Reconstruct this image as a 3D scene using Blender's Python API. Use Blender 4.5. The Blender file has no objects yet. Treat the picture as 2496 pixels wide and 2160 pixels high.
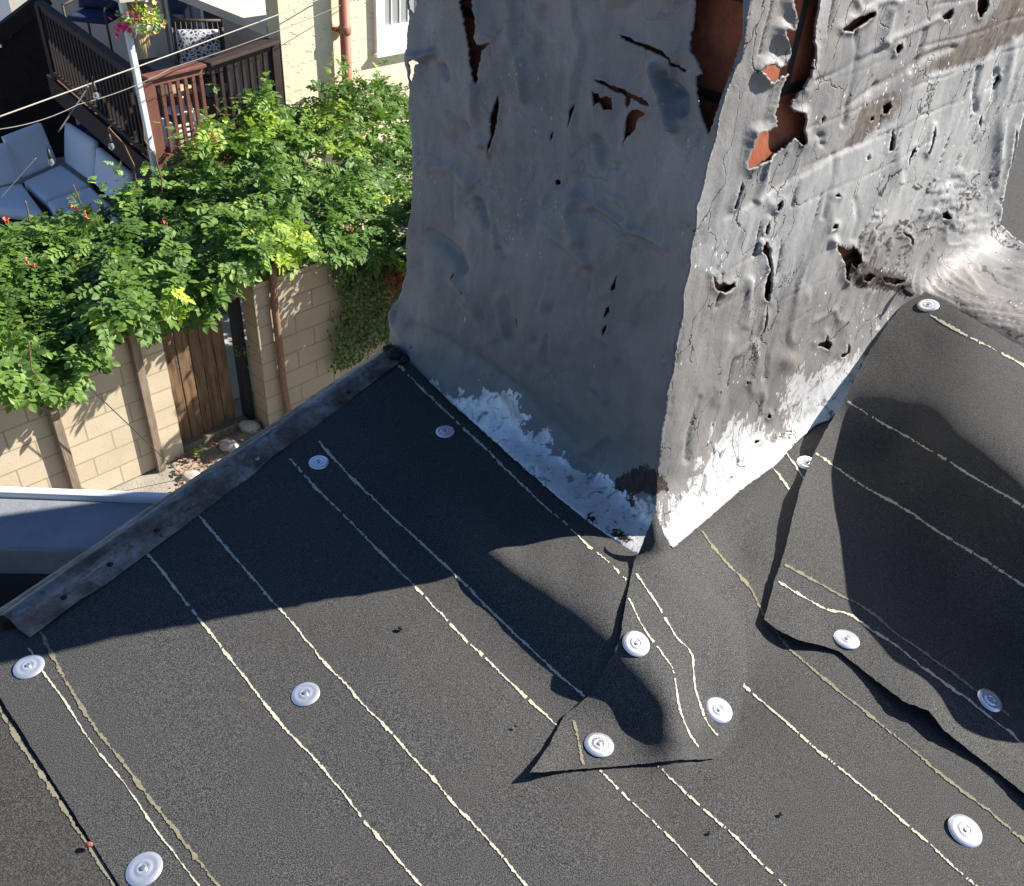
import bpy, bmesh, math, random
import numpy as np
from mathutils import Vector, Matrix, Quaternion
from mathutils.geometry import delaunay_2d_cdt
random.seed(7)
RNG = np.random.RandomState(11)

# ------------------------------------------------------------------ camera
W, H, F = 2496.0, 2160.0, 2200.0
_dn = np.array([1000 - W/2, 3900 - H/2, F]); _dn /= np.linalg.norm(_dn)
_up = -_dn
_fy = np.array([0, 0, 1.0]) - _up*_up[2]; _fy /= np.linalg.norm(_fy)
_rx = np.cross(_fy, _up)
R = np.array([_rx, _fy, _up])                 # world = R @ camera(x right, y down, z forward)
CAM = np.array([0.0, 0.0, 1.3])
sc = bpy.context.scene
cd = bpy.data.cameras.new("camera"); cam = bpy.data.objects.new("camera", cd)
sc.collection.objects.link(cam)
M4 = Matrix.Identity(4)
for i in range(3):
    M4[i][0] = R[i, 0]; M4[i][1] = -R[i, 1]; M4[i][2] = -R[i, 2]; M4[i][3] = CAM[i]
cam.matrix_world = M4
cd.sensor_width = 36.0; cd.sensor_fit = 'HORIZONTAL'; cd.lens = F/W*36.0
cd.clip_start = 0.05; cd.clip_end = 500
sc.camera = cam
sc.render.resolution_x = 1024; sc.render.resolution_y = 886

# ------------------------------------------------------------------ light
SUN_AZ, SUN_EL = 20.5, 35.0                   # heading of the sun counted from +X towards +Y
wd = bpy.data.worlds.new("World"); sc.world = wd; wd.use_nodes = True
nt = wd.node_tree; nt.nodes.clear()
sky = nt.nodes.new('ShaderNodeTexSky'); sky.sky_type = 'NISHITA'; sky.sun_disc = False
sky.sun_elevation = math.radians(SUN_EL); sky.sun_rotation = math.radians(90 - SUN_AZ)
sky.air_density = 1.0; sky.dust_density = 0.6; sky.ozone_density = 2.0
bg = nt.nodes.new('ShaderNodeBackground'); bg.inputs[1].default_value = 0.05
ow = nt.nodes.new('ShaderNodeOutputWorld')
tint = nt.nodes.new('ShaderNodeMix'); tint.data_type = 'RGBA'; tint.blend_type = 'MULTIPLY'; tint.inputs[0].default_value = 1.0
tint.inputs[7].default_value = (.77, .96, 1.22, 1)
nt.links.new(sky.outputs[0], tint.inputs[6]); nt.links.new(tint.outputs[2], bg.inputs[0]); nt.links.new(bg.outputs[0], ow.inputs[0])
sl = bpy.data.lights.new("sun", 'SUN'); sl.energy = 5.0; sl.angle = math.radians(0.55); sl.color = (1.0, 0.93, 0.83)
so = bpy.data.objects.new("sun", sl); sc.collection.objects.link(so)
_sd = Vector((math.cos(math.radians(SUN_EL))*math.cos(math.radians(SUN_AZ)),
              math.cos(math.radians(SUN_EL))*math.sin(math.radians(SUN_AZ)), math.sin(math.radians(SUN_EL))))
so.rotation_euler = _sd.to_track_quat('Z', 'Y').to_euler(); so.location = (6, 3, 8)
sc.view_settings.view_transform = 'Standard'; sc.view_settings.look = 'None'
sc.view_settings.gamma = 1.0; sc.view_settings.exposure = 1.05

# ------------------------------------------------------------------ geometry helpers
def rays(px):
    px = np.atleast_2d(np.asarray(px, float))
    d = np.stack([px[:, 0] - W/2, px[:, 1] - H/2, np.full(len(px), F)], 1)
    return d @ R.T / F                        # forward depth 1
def onplane(px, p, n):
    d = rays(px); n = np.asarray(n, float)
    t = ((np.asarray(p) - CAM) @ n)/(d @ n)
    return CAM + d*t[:, None]
def onz(x, y, z=0.0): return onplane([(x, y)], (0, 0, z), (0, 0, 1))[0]
def dirh(a): a = math.radians(a); return np.array([math.cos(a), math.sin(a), 0.0])
def invdepth(px, P):
    return 1.0/((np.asarray(P) - CAM) @ R[:, 2])
class TPS:
    """smooth surface through control points given as picture point + place"""
    def __init__(s, px, P):
        px = np.asarray(px, float)/1000.0; P = np.asarray(P, float)
        y = 1.0/((P - CAM) @ R[:, 2]); n = len(px)
        K = s.k(px, px) + np.eye(n)*1e-7
        A = np.zeros((n+3, n+3)); A[:n, :n] = K; A[:n, n] = 1; A[:n, n+1:] = px; A[n, :n] = 1; A[n+1:, :n] = px.T
        b = np.zeros(n+3); b[:n] = y
        s.w = np.linalg.solve(A, b); s.px = px
    @staticmethod
    def k(a, b):
        r2 = ((a[:, None, :] - b[None])**2).sum(2); return r2*np.log(r2 + 1e-12)*0.5
    def __call__(s, q):
        q = np.atleast_2d(np.asarray(q, float)); qq = q/1000.0; n = len(s.px)
        y = s.k(qq, s.px) @ s.w[:n] + s.w[n] + qq @ s.w[n+1:]
        return CAM + rays(q)/y[:, None]
def _h(i, j, k):
    n = (i*374761393 + j*668265263 + k*2147483647 + 1013904223) & 0xffffffff
    n = ((n ^ (n >> 13))*1274126177) & 0xffffffff
    return ((n ^ (n >> 16)) & 0xffff)/65535.0
def vnoise(P):
    P = np.asarray(P, float); I = np.floor(P).astype(np.int64); f = P - I; f = f*f*(3 - 2*f); r = 0
    for a in (0, 1):
        for b in (0, 1):
            for c in (0, 1):
                w = (f[:, 0] if a else 1-f[:, 0])*(f[:, 1] if b else 1-f[:, 1])*(f[:, 2] if c else 1-f[:, 2])
                r = r + w*_h(I[:, 0]+a, I[:, 1]+b, I[:, 2]+c)
    return r*2 - 1
def fbm(P, s, o=4, g=0.5):
    r = 0; a = 1; t = 0
    for i in range(o):
        r = r + a*vnoise(np.asarray(P)*s + 17.3*i); t += a; a *= g; s *= 2.03
    return r/t
def densify(poly, step, jit=0.0, seed=0, closed=True):
    rs = np.random.RandomState(seed); out = []; n = len(poly)
    for i in range(n if closed else n-1):
        a = np.array(poly[i], float); b = np.array(poly[(i+1) % n], float)
        m = max(1, int(np.linalg.norm(b-a)/step)); nn = np.array([-(b-a)[1], (b-a)[0]])/(np.linalg.norm(b-a)+1e-9)
        for k in range(m):
            p = a + (b-a)*k/m
            if jit and k: p = p + nn*rs.normal()*jit
            out.append(p)
    if not closed: out.append(np.array(poly[-1], float))
    return np.array(out)
def inside(q, poly):
    q = np.asarray(q); poly = np.asarray(poly); r = np.zeros(len(q), bool); n = len(poly); j = n-1
    x, y = q[:, 0], q[:, 1]
    for i in range(n):
        xi, yi = poly[i]; xj, yj = poly[j]
        if yi != yj:
            c = ((yi > y) != (yj > y)) & (x < (xj-xi)*(y-yi)/(yj-yi)+xi); r ^= c
        j = i
    return r
def edist(q, poly, closed=True):
    q = np.asarray(q, float); poly = np.asarray(poly, float); d = np.full(len(q), 1e9); n = len(poly)
    for i in range(n if closed else n-1):
        a = poly[i]; b = poly[(i+1) % n]; ab = b-a; t = ((q-a) @ ab)/(ab @ ab + 1e-9); t = np.clip(t, 0, 1)
        d = np.minimum(d, np.hypot(*(q - a - t[:, None]*ab).T))
    return d
def sdist(q, poly):
    d = edist(q, poly); return np.where(inside(q, poly), d, -d)
def mesh2d(outline, step, holes=(), seed=1, coarse=None):
    """triangles filling outline minus holes, in picture coordinates"""
    outline = np.asarray(outline); lo = outline.min(0); hi = outline.max(0)
    xs = np.arange(lo[0], hi[0], step); ys = np.arange(lo[1], hi[1], step*0.866)
    g = np.array([(x + (step/2 if j % 2 else 0), y) for j, y in enumerate(ys) for x in xs])
    g = g + np.random.RandomState(seed).uniform(-.22, .22, g.shape)*step
    if coarse:                                 # thin out what lies outside the frame
        o = (g[:, 0] < -20) | (g[:, 0] > W+20) | (g[:, 1] < -20) | (g[:, 1] > H+20)
        g = g[~o | (np.random.RandomState(3).rand(len(g)) < 1.0/coarse)]
    g = g[inside(g, outline)]
    loops = [outline] + [np.asarray(h) for h in holes]
    for h in loops[1:]:
        bb = (g[:, 0] > h[:, 0].min()-9) & (g[:, 0] < h[:, 0].max()+9) & (g[:, 1] > h[:, 1].min()-9) & (g[:, 1] < h[:, 1].max()+9)
        idx = np.where(bb)[0]
        kill = idx[(sdist(g[idx], h) > -step*.35)]
        g = np.delete(g, kill, 0)
    g = g[edist(g, outline) > step*.4]
    pts = [Vector(p) for p in g]; ed = []
    for L in loops:
        k = len(pts); pts += [Vector(p) for p in L]; ed += [(k+i, k+(i+1) % len(L)) for i in range(len(L))]
    r = delaunay_2d_cdt(pts, ed, [], 1, 1e-4, False)
    V = np.array([tuple(v) for v in r[0]]); T = np.array(r[2])
    c = V[T].mean(1); keep = np.ones(len(T), bool)
    for h in loops[1:]:
        bb = (c[:, 0] > h[:, 0].min()) & (c[:, 0] < h[:, 0].max()) & (c[:, 1] > h[:, 1].min()) & (c[:, 1] < h[:, 1].max())
        idx = np.where(bb)[0]; keep[idx[inside(c[idx], h)]] = False
    keep &= inside(c, outline)
    T = T[keep]
    used = np.unique(T); mp = -np.ones(len(V), int); mp[used] = np.arange(len(used))
    return V[used], mp[T]

# ------------------------------------------------------------------ object helpers
ORG = {}
def link(o, parent=None, origin=None):
    sc.collection.objects.link(o)
    if parent is not None: o.parent = parent
    return o
def tag(o, label=None, cat=None, group=None, kind=None):
    if label: o['label'] = label
    if cat: o['category'] = cat
    if group: o['group'] = group
    if kind: o['kind'] = kind
    return o
def thing(name, label, cat, loc=(0, 0, 0), group=None):
    o = bpy.data.objects.new(name, None); o.empty_display_size = .1; sc.collection.objects.link(o)
    o.location = tuple(float(a) for a in loc); ORG[o.name] = np.array(loc, float)
    return tag(o, label, cat, group)
def obj(name, V, Fc, mats, parent=None, smooth=True, mi=None, attrs=None, solid=0.0, origin=None):
    """mesh from world coordinates; stored relative to its own or its thing's origin"""
    V = np.asarray(V, float)
    if origin is not None: org = np.array(origin, float)
    elif parent is not None: org = ORG[parent.name]
    else: org = V.mean(0); org[2] = V[:, 2].min()
    me = bpy.data.meshes.new(name); L = V - org
    me.from_pydata(L.tolist(), [], [tuple(int(i) for i in f) for f in Fc])
    if not isinstance(mats, (list, tuple)): mats = [mats]
    for m in mats: me.materials.append(m)
    if mi is not None: me.polygons.foreach_set('material_index', np.asarray(mi, np.int32))
    if smooth: me.polygons.foreach_set('use_smooth', np.ones(len(me.polygons), bool))
    for k, a in (attrs or {}).items():
        at = me.attributes.new(k, 'FLOAT', 'POINT'); at.data.foreach_set('value', np.asarray(a, np.float32))
    me.update()
    o = bpy.data.objects.new(name, me); sc.collection.objects.link(o)
    if parent is None: o.location = tuple(org)
    else:
        o.parent = parent
        if origin is not None: o.location = tuple(org - ORG[parent.name])
    ORG[o.name] = org
    if solid:
        s = o.modifiers.new('thickness', 'SOLIDIFY'); s.thickness = solid; s.offset = -1
    return o
class MB:
    """collects boxes, tubes and lathes in world coordinates"""
    def __init__(s): s.v = []; s.f = []
    def add(s, V, Fc):
        k = len(s.v); s.v += [tuple(p) for p in V]; s.f += [tuple(i+k for i in f) for f in Fc]; return s
    def hexa(s, c8):
        return s.add(c8, [(0, 3, 2, 1), (4, 5, 6, 7), (0, 1, 5, 4), (1, 2, 6, 5), (2, 3, 7, 6), (3, 0, 4, 7)])
    def box(s, fr, a, b):
        (x0, y0, z0), (x1, y1, z1) = a, b
        return s.hexa([fr(x, y, z) for z in (z0, z1) for x, y in ((x0, y0), (x1, y0), (x1, y1), (x0, y1))])
    def bar(s, p, q, w, h, up=(0, 0, 1)):
        p = np.array(p, float); q = np.array(q, float); d = (q-p)/np.linalg.norm(q-p); up = np.array(up, float)
        x = np.cross(d, up); x /= np.linalg.norm(x); y = np.cross(x, d)
        return s.hexa([c + x*a*w/2 + y*b*h/2 for c in (p, q) for a, b in ((-1, -1), (1, -1), (1, 1), (-1, 1))])
    def tube(s, pts, r, n=8, cap=True):
        pts = [np.array(p, float) for p in pts]; k = len(s.v); m = len(pts)
        rr = r if hasattr(r, '__len__') else [r]*m
        up = np.array([0.13, 0.27, 0.95])
        for i, p in enumerate(pts):
            d = pts[min(i+1, m-1)] - pts[max(i-1, 0)]; d = d/np.linalg.norm(d)
            x = np.cross(d, up); 
            if np.linalg.norm(x) < .1: x = np.cross(d, (1, 0, 0))
            x /= np.linalg.norm(x); y = np.cross(d, x)
            for j in range(n):
                a = 2*math.pi*j/n; s.v.append(tuple(p + (x*math.cos(a)+y*math.sin(a))*rr[i]))
        for i in range(m-1):
            for j in range(n):
                s.f.append((k+i*n+j, k+i*n+(j+1) % n, k+(i+1)*n+(j+1) % n, k+(i+1)*n+j))
        if cap: s.f.append(tuple(k+j for j in range(n))[::-1]); s.f.append(tuple(k+(m-1)*n+j for j in range(n)))
        return s
    def build(s, name, mat, parent=None, smooth=False, bevel=0.0, origin=None):
        o = obj(name, s.v, s.f, mat, parent, smooth, origin=origin)
        if bevel:
            b = o.modifiers.new('bevel', 'BEVEL'); b.width = bevel; b.segments = 2; b.limit_method = 'ANGLE'
        return o

# ------------------------------------------------------------------ materials
def mat(name, col=(.5, .5, .5), rough=.7, metal=0.0, spec=.4):
    m = bpy.data.materials.new(name); m.use_nodes = True; b = m.node_tree.nodes['Principled BSDF']
    b.inputs['Base Color'].default_value = (*col, 1); b.inputs['Roughness'].default_value = rough
    b.inputs['Metallic'].default_value = metal; b.inputs['Specular IOR Level'].default_value = spec
    return m
class N:
    """small node helper"""
    def __init__(s, m): s.t = m.node_tree; s.b = s.t.nodes['Principled BSDF']; s.co = s.t.nodes.new('ShaderNodeTexCoord').outputs['Object']
    def n(s, ty, **kw):
        x = s.t.nodes.new(ty)
        for k, v in kw.items(): setattr(x, k, v)
        return x
    def l(s, a, b): s.t.links.new(a, b)
    def map(s, scale=(1, 1, 1), rot=(0, 0, 0)):
        x = s.n('ShaderNodeMapping'); x.inputs['Scale'].default_value = scale; x.inputs['Rotation'].default_value = rot
        s.l(s.co, x.inputs[0]); return x.outputs[0]
    def noise(s, scale, detail=4, rough=.6, vec=None, dist=0):
        x = s.n('ShaderNodeTexNoise'); x.inputs['Scale'].default_value = scale; x.inputs['Detail'].default_value = detail
        x.inputs['Roughness'].default_value = rough; x.inputs['Distortion'].default_value = dist
        s.l(vec or s.co, x.inputs['Vector']); return x.outputs[0]
    def ramp(s, fac, stops):
        x = s.n('ShaderNodeValToRGB'); e = x.color_ramp.elements
        while len(e) < len(stops): e.new(.5)
        for i, (p, c) in enumerate(stops):
            e[i].position = p; e[i].color = (*c, 1) if hasattr(c, '__len__') else (c, c, c, 1)
        s.l(fac, x.inputs[0]); return x.outputs[0]
    def mix(s, fac, a, b, mode='MIX'):
        x = s.n('ShaderNodeMix', data_type='RGBA', blend_type=mode)
        for sock, v in ((x.inputs[0], fac), (x.inputs[6], a), (x.inputs[7], b)):
            if isinstance(v, (int, float)): sock.default_value = v
            elif isinstance(v, tuple): sock.default_value = (*v, 1)
            else: s.l(v, sock)
        return x.outputs[2]
    def math(s, op, a, b=0.0, c=None, clamp=False):
        x = s.n('ShaderNodeMath', operation=op); x.use_clamp = clamp
        for i, v in enumerate((a, b, c)):
            if v is None: continue
            if isinstance(v, (int, float)): x.inputs[i].default_value = v
            else: s.l(v, x.inputs[i])
        return x.outputs[0]
    def attr(s, name): x = s.n('ShaderNodeAttribute', attribute_name=name); return x.outputs['Fac']
    def bump(s, hgt, dist=.002, strength=1.0, prev=None):
        x = s.n('ShaderNodeBump'); x.inputs['Distance'].default_value = dist; x.inputs['Strength'].default_value = strength
        s.l(hgt, x.inputs['Height'])
        if prev: s.l(prev, x.inputs['Normal'])
        s.l(x.outputs[0], s.b.inputs['Normal']); return x.outputs[0]
    def color(s, c): s.l(c, s.b.inputs['Base Color'])
def noisy(name, c1, c2, scale=6, rough=.75, bump=.0, bscale=60, metal=0, stretch=(1, 1, 1), detail=5):
    m = mat(name, c1, rough, metal); k = N(m); v = k.map(stretch)
    k.color(k.ramp(k.noise(scale, detail, .65, v), [(.3, c1), (.7, c2)]))
    if bump: k.bump(k.noise(bscale, 5, .65, v), bump)
    return m

def felt_mat(name, c0=(.0115, .0119, .0128), c1=(.165, .164, .162), patch=.6):
    m = mat(name, c0, .78, 0, .35); k = N(m)
    g1 = k.noise(520, 3, .75); g2 = k.noise(1100, 2, .6)
    g = k.math('ADD', k.math('MULTIPLY', g1, .68), k.math('MULTIPLY', g2, .32))
    sp = k.ramp(g, [(.46, 0.0), (.62, 1.0)])
    lo = k.ramp(k.noise(4.5, 6, .68, None, .4), [(.38, 0.0), (.66, 1.0)])
    c = k.mix(sp, c0, c1)
    c = k.mix(k.math('MULTIPLY', lo, .36), c, (.06, .058, .054))
    dust = k.ramp(k.noise(38, 6, .7, dist=.5), [(.6, 0.0), (.74, 1.0)])
    c = k.mix(k.math('MULTIPLY', dust, patch*.45), c, (.2, .187, .165))
    k.color(c)
    b = k.bump(k.noise(14, 3, .5), .004, .35)
    k.bump(g, .0022, .85, b)
    return m
FELT = felt_mat('granule_felt'); FELT2 = felt_mat('granule_felt_dusty', (.014, .014, .0138), (.135, .127, .115), .7)
CHALK = noisy('chalk_line', (.66, .64, .5), (.4, .385, .3), 90, .9)
TANLINE = noisy('tan_line', (.27, .25, .17), (.17, .16, .115), 120, .9)

def coat_mat():
    m = mat('aluminium_coating', (.4, .4, .4), .55, .0, .45); k = N(m)
    streak = k.map((2.0, 2.0, 1.0))
    n1 = k.noise(3.2, 6, .62, streak, .4); n2 = k.noise(9, 6, .65)
    base = k.ramp(n1, [(.3, (.17, .18, .195)), (.5, (.27, .275, .285)), (.7, (.39, .39, .39))])
    base = k.mix(k.ramp(k.noise(2.3, 5, .6, None, .6), [(.4, 0.0), (.62, .75)]), base, (.26, .235, .215))
    base = k.mix(k.ramp(k.noise(5.5, 7, .7, None, 1.0), [(.5, 0.0), (.62, .6)]), base, (.15, .155, .165))
    base = k.mix(k.ramp(k.noise(260, 3, .6), [(.35, .3), (.65, 0.0)]), base, (.12, .12, .12))
    base = k.mix(k.ramp(n2, [(.42, 0.0), (.7, .6)]), base, (.22, .205, .19))
    # worn dull film low down, lighter film above the lap
    base = k.mix(k.math('MULTIPLY', k.attr('warm'), .75), base, k.ramp(n2, [(.3, (.15, .138, .128)), (.7, (.27, .25, .232))]))
    base = k.mix(k.math('MULTIPLY', k.attr('light'), .75), base, k.ramp(n1, [(.3, (.26, .27, .28)), (.7, (.47, .47, .46))]))
    fine = k.noise(46, 7, .72, k.map((1.6, 1.6, .7)), .6)
    # bare weathered patches
    bare = k.math('ADD', k.attr('bare'), k.math('MULTIPLY', k.math('SUBTRACT', fine, .5), 1.1))
    base = k.mix(k.ramp(bare, [(.5, 0.0), (.58, 1.0)]), base, k.ramp(k.noise(30, 5, .7, streak), [(.3, (.06, .05, .045)), (.7, (.2, .165, .135))]))
    # fresh silver paint
    sv = k.math('ADD', k.attr('silver'), k.math('ADD', k.math('MULTIPLY', k.math('SUBTRACT', fine, .5), 1.0), k.math('MULTIPLY', k.math('SUBTRACT', k.noise(13, 6, .62, None, .9), .5), 2.2)))
    sm = k.ramp(sv, [(.52, 0.0), (.56, 1.0)])
    svc = k.mix(k.ramp(k.noise(30, 7, .75, None, 1.2), [(.36, .85), (.46, 0.0)]), k.ramp(k.noise(25, 4, .6), [(.3, (.6, .61, .63)), (.7, (.85, .85, .84))]), (.12, .11, .11))
    base = k.mix(sm, base, svc)
    # tar
    tv = k.math('ADD', k.attr('tar'), k.math('MULTIPLY', k.math('SUBTRACT', fine, .5), 1.6))
    tm = k.ramp(tv, [(.53, 0.0), (.56, 1.0)])
    base = k.mix(tm, base, k.ramp(k.noise(60, 4, .6), [(.3, (.012, .010, .009)), (.7, (.07, .045, .035))]))
    # hairline cracks, long way up the wall
    vo = k.n('ShaderNodeTexVoronoi', feature='DISTANCE_TO_EDGE'); vo.inputs['Scale'].default_value = 4.2
    wob = k.n('ShaderNodeMapping'); wob.inputs['Scale'].default_value = (3.3, 3.3, 1.0)
    addv = k.n('ShaderNodeVectorMath', operation='ADD'); nz = k.n('ShaderNodeTexNoise'); nz.inputs['Scale'].default_value = 9; nz.inputs['Detail'].default_value = 5
    sca = k.n('ShaderNodeVectorMath', operation='SCALE'); sca.inputs[3].default_value = .16
    k.l(k.co, nz.inputs['Vector']); k.l(nz.outputs[1], sca.inputs[0]); k.l(k.co, addv.inputs[0]); k.l(sca.outputs[0], addv.inputs[1])
    k.l(addv.outputs[0], wob.inputs[0]); k.l(wob.outputs[0], vo.inputs['Vector'])
    cr = k.ramp(vo.outputs[0], [(.005, 1.0), (.018, 0.0)])
    cr = k.math('MULTIPLY', cr, k.ramp(k.noise(5, 4, .6), [(.46, 0.0), (.53, 1.0)]))
    cr = k.math('MULTIPLY', cr, k.attr('crack'))
    base = k.mix(cr, base, (.03, .028, .027))
    base = k.mix(k.math('MULTIPLY', k.ramp(k.math('ADD', k.attr('gro'), k.math('MULTIPLY', k.math('SUBTRACT', fine, .5), .9)), [(.27, 0.0), (.52, 1.0)]), .92), base, (.05, .045, .042))
    # small flecks of bright paint
    vo2 = k.n('ShaderNodeTexVoronoi'); vo2.inputs['Scale'].default_value = 75; k.l(k.map((1, 1, .55)), vo2.inputs['Vector'])
    fl = k.math('MULTIPLY', k.ramp(vo2.outputs[0], [(.12, 1.0), (.17, 0.0)]), k.ramp(k.noise(6, 3, .5), [(.56, 0.0), (.6, 1.0)]))
    base = k.mix(k.math('MULTIPLY', fl, k.attr('fleck')), base, (.85, .86, .88))
    k.color(base)
    b = k.bump(k.noise(17, 7, .62, k.map((1.3, 1.3, 1.0)), .5), .005, .55)
    b = k.bump(k.noise(170, 4, .7), .0007, .7, b)
    k.bump(k.math('SUBTRACT', k.math('MULTIPLY', sm, .6), k.math('ADD', cr, 0.0)), .0012, .9, b)
    k.l(k.math('SUBTRACT', .62, k.math('MULTIPLY', sm, .22)), k.b.inputs['Roughness'])
    k.l(k.math('MULTIPLY', sm, .35), k.b.inputs['Metallic'])
    return m
COAT = coat_mat()
def brick_mat():
    m = mat('old_brick', (.3, .1, .06), .9, 0, .2); k = N(m)
    at = k.n('ShaderNodeAttribute', attribute_name='wallco')
    br = k.n('ShaderNodeTexBrick'); br.inputs['Scale'].default_value = 1.0
    br.inputs['Brick Width'].default_value = .235; br.inputs['Row Height'].default_value = .148; br.inputs['Mortar Size'].default_value = .011
    br.inputs['Mortar Smooth'].default_value = .35
    br.inputs['Color1'].default_value = (.42, .135, .07, 1); br.inputs['Color2'].default_value = (.36, .11, .06, 1); br.inputs['Mortar'].default_value = (.045, .04, .037, 1)
    k.l(at.outputs['Vector'], br.inputs['Vector'])
    c = k.mix(k.ramp(k.noise(45, 5, .7), [(.45, 0.0), (.75, .65)]), br.outputs[0], (.1, .035, .025))
    k.color(c)
    b = k.bump(br.outputs[1], .009, -1.0)
    k.bump(k.noise(130, 5, .7), .0015, .8, b)
    return m
BRICK = brick_mat()
TARM = noisy('roof_tar', (.012, .011, .011), (.045, .036, .03), 40, .6, .006, 60)
def rust_mat():
    m = mat('weathered_metal', (.2, .2, .2), .5, .5, .5); k = N(m)
    v = k.map((1, 1, 1)); n1 = k.noise(14, 7, .7, v, .3); n2 = k.noise(50, 5, .7)
    c = k.ramp(n1, [(.3, (.1, .068, .052)), (.44, (.18, .145, .12)), (.58, (.3, .285, .265)), (.72, (.52, .53, .54))])
    c = k.mix(k.ramp(n2, [(.55, 0.0), (.7, .8)]), c, (.06, .035, .025))
    at = k.n('ShaderNodeAttribute', attribute_name='tc'); st = k.n('ShaderNodeMapping'); st.inputs['Scale'].default_value = (4, 16, 1); k.l(at.outputs['Vector'], st.inputs[0])
    sn = k.noise(1.6, 6, .7, st.outputs[0], .3); c = k.mix(k.ramp(sn, [(.34, .85), (.5, 0.0)]), c, (.085, .055, .045)); c = k.mix(k.ramp(sn, [(.56, 0.0), (.68, .7)]), c, (.5, .53, .56))
    k.color(c); k.bump(n2, .0015, .8)
    return m
RUST = rust_mat()
CAPM = mat('cap_metal', (.92, .94, .97), .27, .75, .7)
_k = N(CAPM); _k.bump(_k.noise(300, 3, .5), .0003, .5)
NAILM = mat('nail_head', (.55, .57, .6), .35, .8)

def link_lines(fn, lines, V, T, mi, nvec=(0, 0, 1), lift=.0012):
    """chalk lines lying on a sheet: ragged ribbons that follow its surface"""
    V = [tuple(p) for p in V]; T = [tuple(t) for t in T]; mi = list(mi)
    for li, (poly, width, slot, gap) in enumerate(lines):
        rs = np.random.RandomState(100+li*7+int(poly[0][0]) % 97)
        # smooth the polyline then walk along it
        P = np.array(poly, float)
        s = np.r_[0, np.cumsum(np.hypot(*np.diff(P, axis=0).T))]
        st = 4.0; tt = np.arange(0, s[-1], st)
        xs = np.interp(tt, s, P[:, 0]); ys = np.interp(tt, s, P[:, 1])
        kk = np.ones(9)/9
        if len(xs) > 20:
            xs = np.convolve(np.pad(xs, 4, 'edge'), kk, 'valid'); ys = np.convolve(np.pad(ys, 4, 'edge'), kk, 'valid')
        q = np.stack([xs, ys], 1)
        d = np.gradient(q, axis=0); d /= np.linalg.norm(d, axis=1)[:, None]+1e-9; nn = np.stack([-d[:, 1], d[:, 0]], 1)
        wob = np.convolve(rs.normal(size=len(q)+20), np.ones(21)/21, 'valid')*6
        hw = width*.76/2*(0.75 + .5*np.convolve(rs.normal(size=len(q)+4), np.ones(5)/5, 'valid'))
        hw = np.clip(hw, width*.14, width*.95)
        jl = rs.normal(size=len(q))*width*.11; jr = rs.normal(size=len(q))*width*.11
        Lp = q + nn*(wob + hw + jl)[:, None]; Rp = q + nn*(wob - hw + jr)[:, None]
        A = fn(Lp) + np.array(nvec)*lift; B = fn(Rp) + np.array(nvec)*lift
        k = len(V); V += [tuple(p) for p in A] + [tuple(p) for p in B]; m = len(q)
        g = np.convolve(rs.normal(size=m+2), np.ones(3)/3, 'valid')*.78
        for i in range(m-1):
            if g[i] < -gap: continue
            T.append((k+i, k+i+1, k+m+i+1, k+m+i)); mi.append(slot)
    return V, T, mi
def fixwind(V, T, up):
    V = np.asarray(V); T = np.asarray(T); n = np.cross(V[T[:, 1]]-V[T[:, 0]], V[T[:, 2]]-V[T[:, 0]])
    if (n @ np.array(up)).sum() < 0: T = T[:, ::-1]
    return T

# ================================================================== THE ROOF
K = onz(1597, 1248, .055)                        # foot of the chimney's near corner
D = dirh(136.4); E = dirh(48.4)               # its left face runs along D, its right face along E
def roof_sheet(name, label, ctrl, outline, step, lines, lift=0.0, solid=.0035, m=None, coarse=6, jit=.6, edge_seed=5):
    px = [(c[0], c[1]) for c in ctrl]; P = [onz(c[0], c[1], c[2]) for c in ctrl]
    tps = TPS(px, P)
    def fn(q):
        A = tps(q); A[:, 2] += lift
        A[:, 2] += .0016*fbm(A*[1, 1, 0], 3.5, 3)
        return A
    q, T = mesh2d(densify(outline, step, jit, edge_seed), step, coarse=coarse)
    V = fn(q); T = fixwind(V, T, (0, 0, 1)); mi = [0]*len(T)
    V, T, mi = link_lines(fn, lines, V, T, mi)
    o = obj(name, V, T, [m or FELT, CHALK, TANLINE], None, True, mi)
    tag(o, label, 'roofing felt')
    return o, fn
C_, T_ = 1, 2
# main sheet ---------------------------------------------------------
flat = [(x, y, 0) for x in (-700, 0, 500, 900, 1150) for y in (2100, 2700)] + \
       [(x, y, 0) for x in (1900, 2300, 2900) for y in (1700, 2100, 2700)] + \
       [(-400, 1700, 0), (200, 1700, 0), (500, 1400, 0), (900, 1150, 0), (1000, 900, 0), (700, 1700, 0), (1000, 1550, 0), (1200, 1750, 0),
        (1150, 1220, .008), (1800, 1350, 0), (2000, 1200, 0), (1300, 2100, 0), (1600, 2100, 0), (1600, 2700, 0), (1450, 1900, 0), (1750, 1900, 0), (2200, 1000, 0), (2700, 1300, 0), (1120, 1330, 0), (1000, 950, 0), (1100, 1070, 0), (1200, 1160, 0), ] + \
       [(x+14, y-14, -.004 + .05*(max(0, x-1050)/510)**1.3) for x, y in ((960, 840), (1046, 926), (1130, 1003), (1210, 1077), (1285, 1144), (1369, 1215), (1435, 1268), (1503, 1316), (1555, 1335))]
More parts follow.
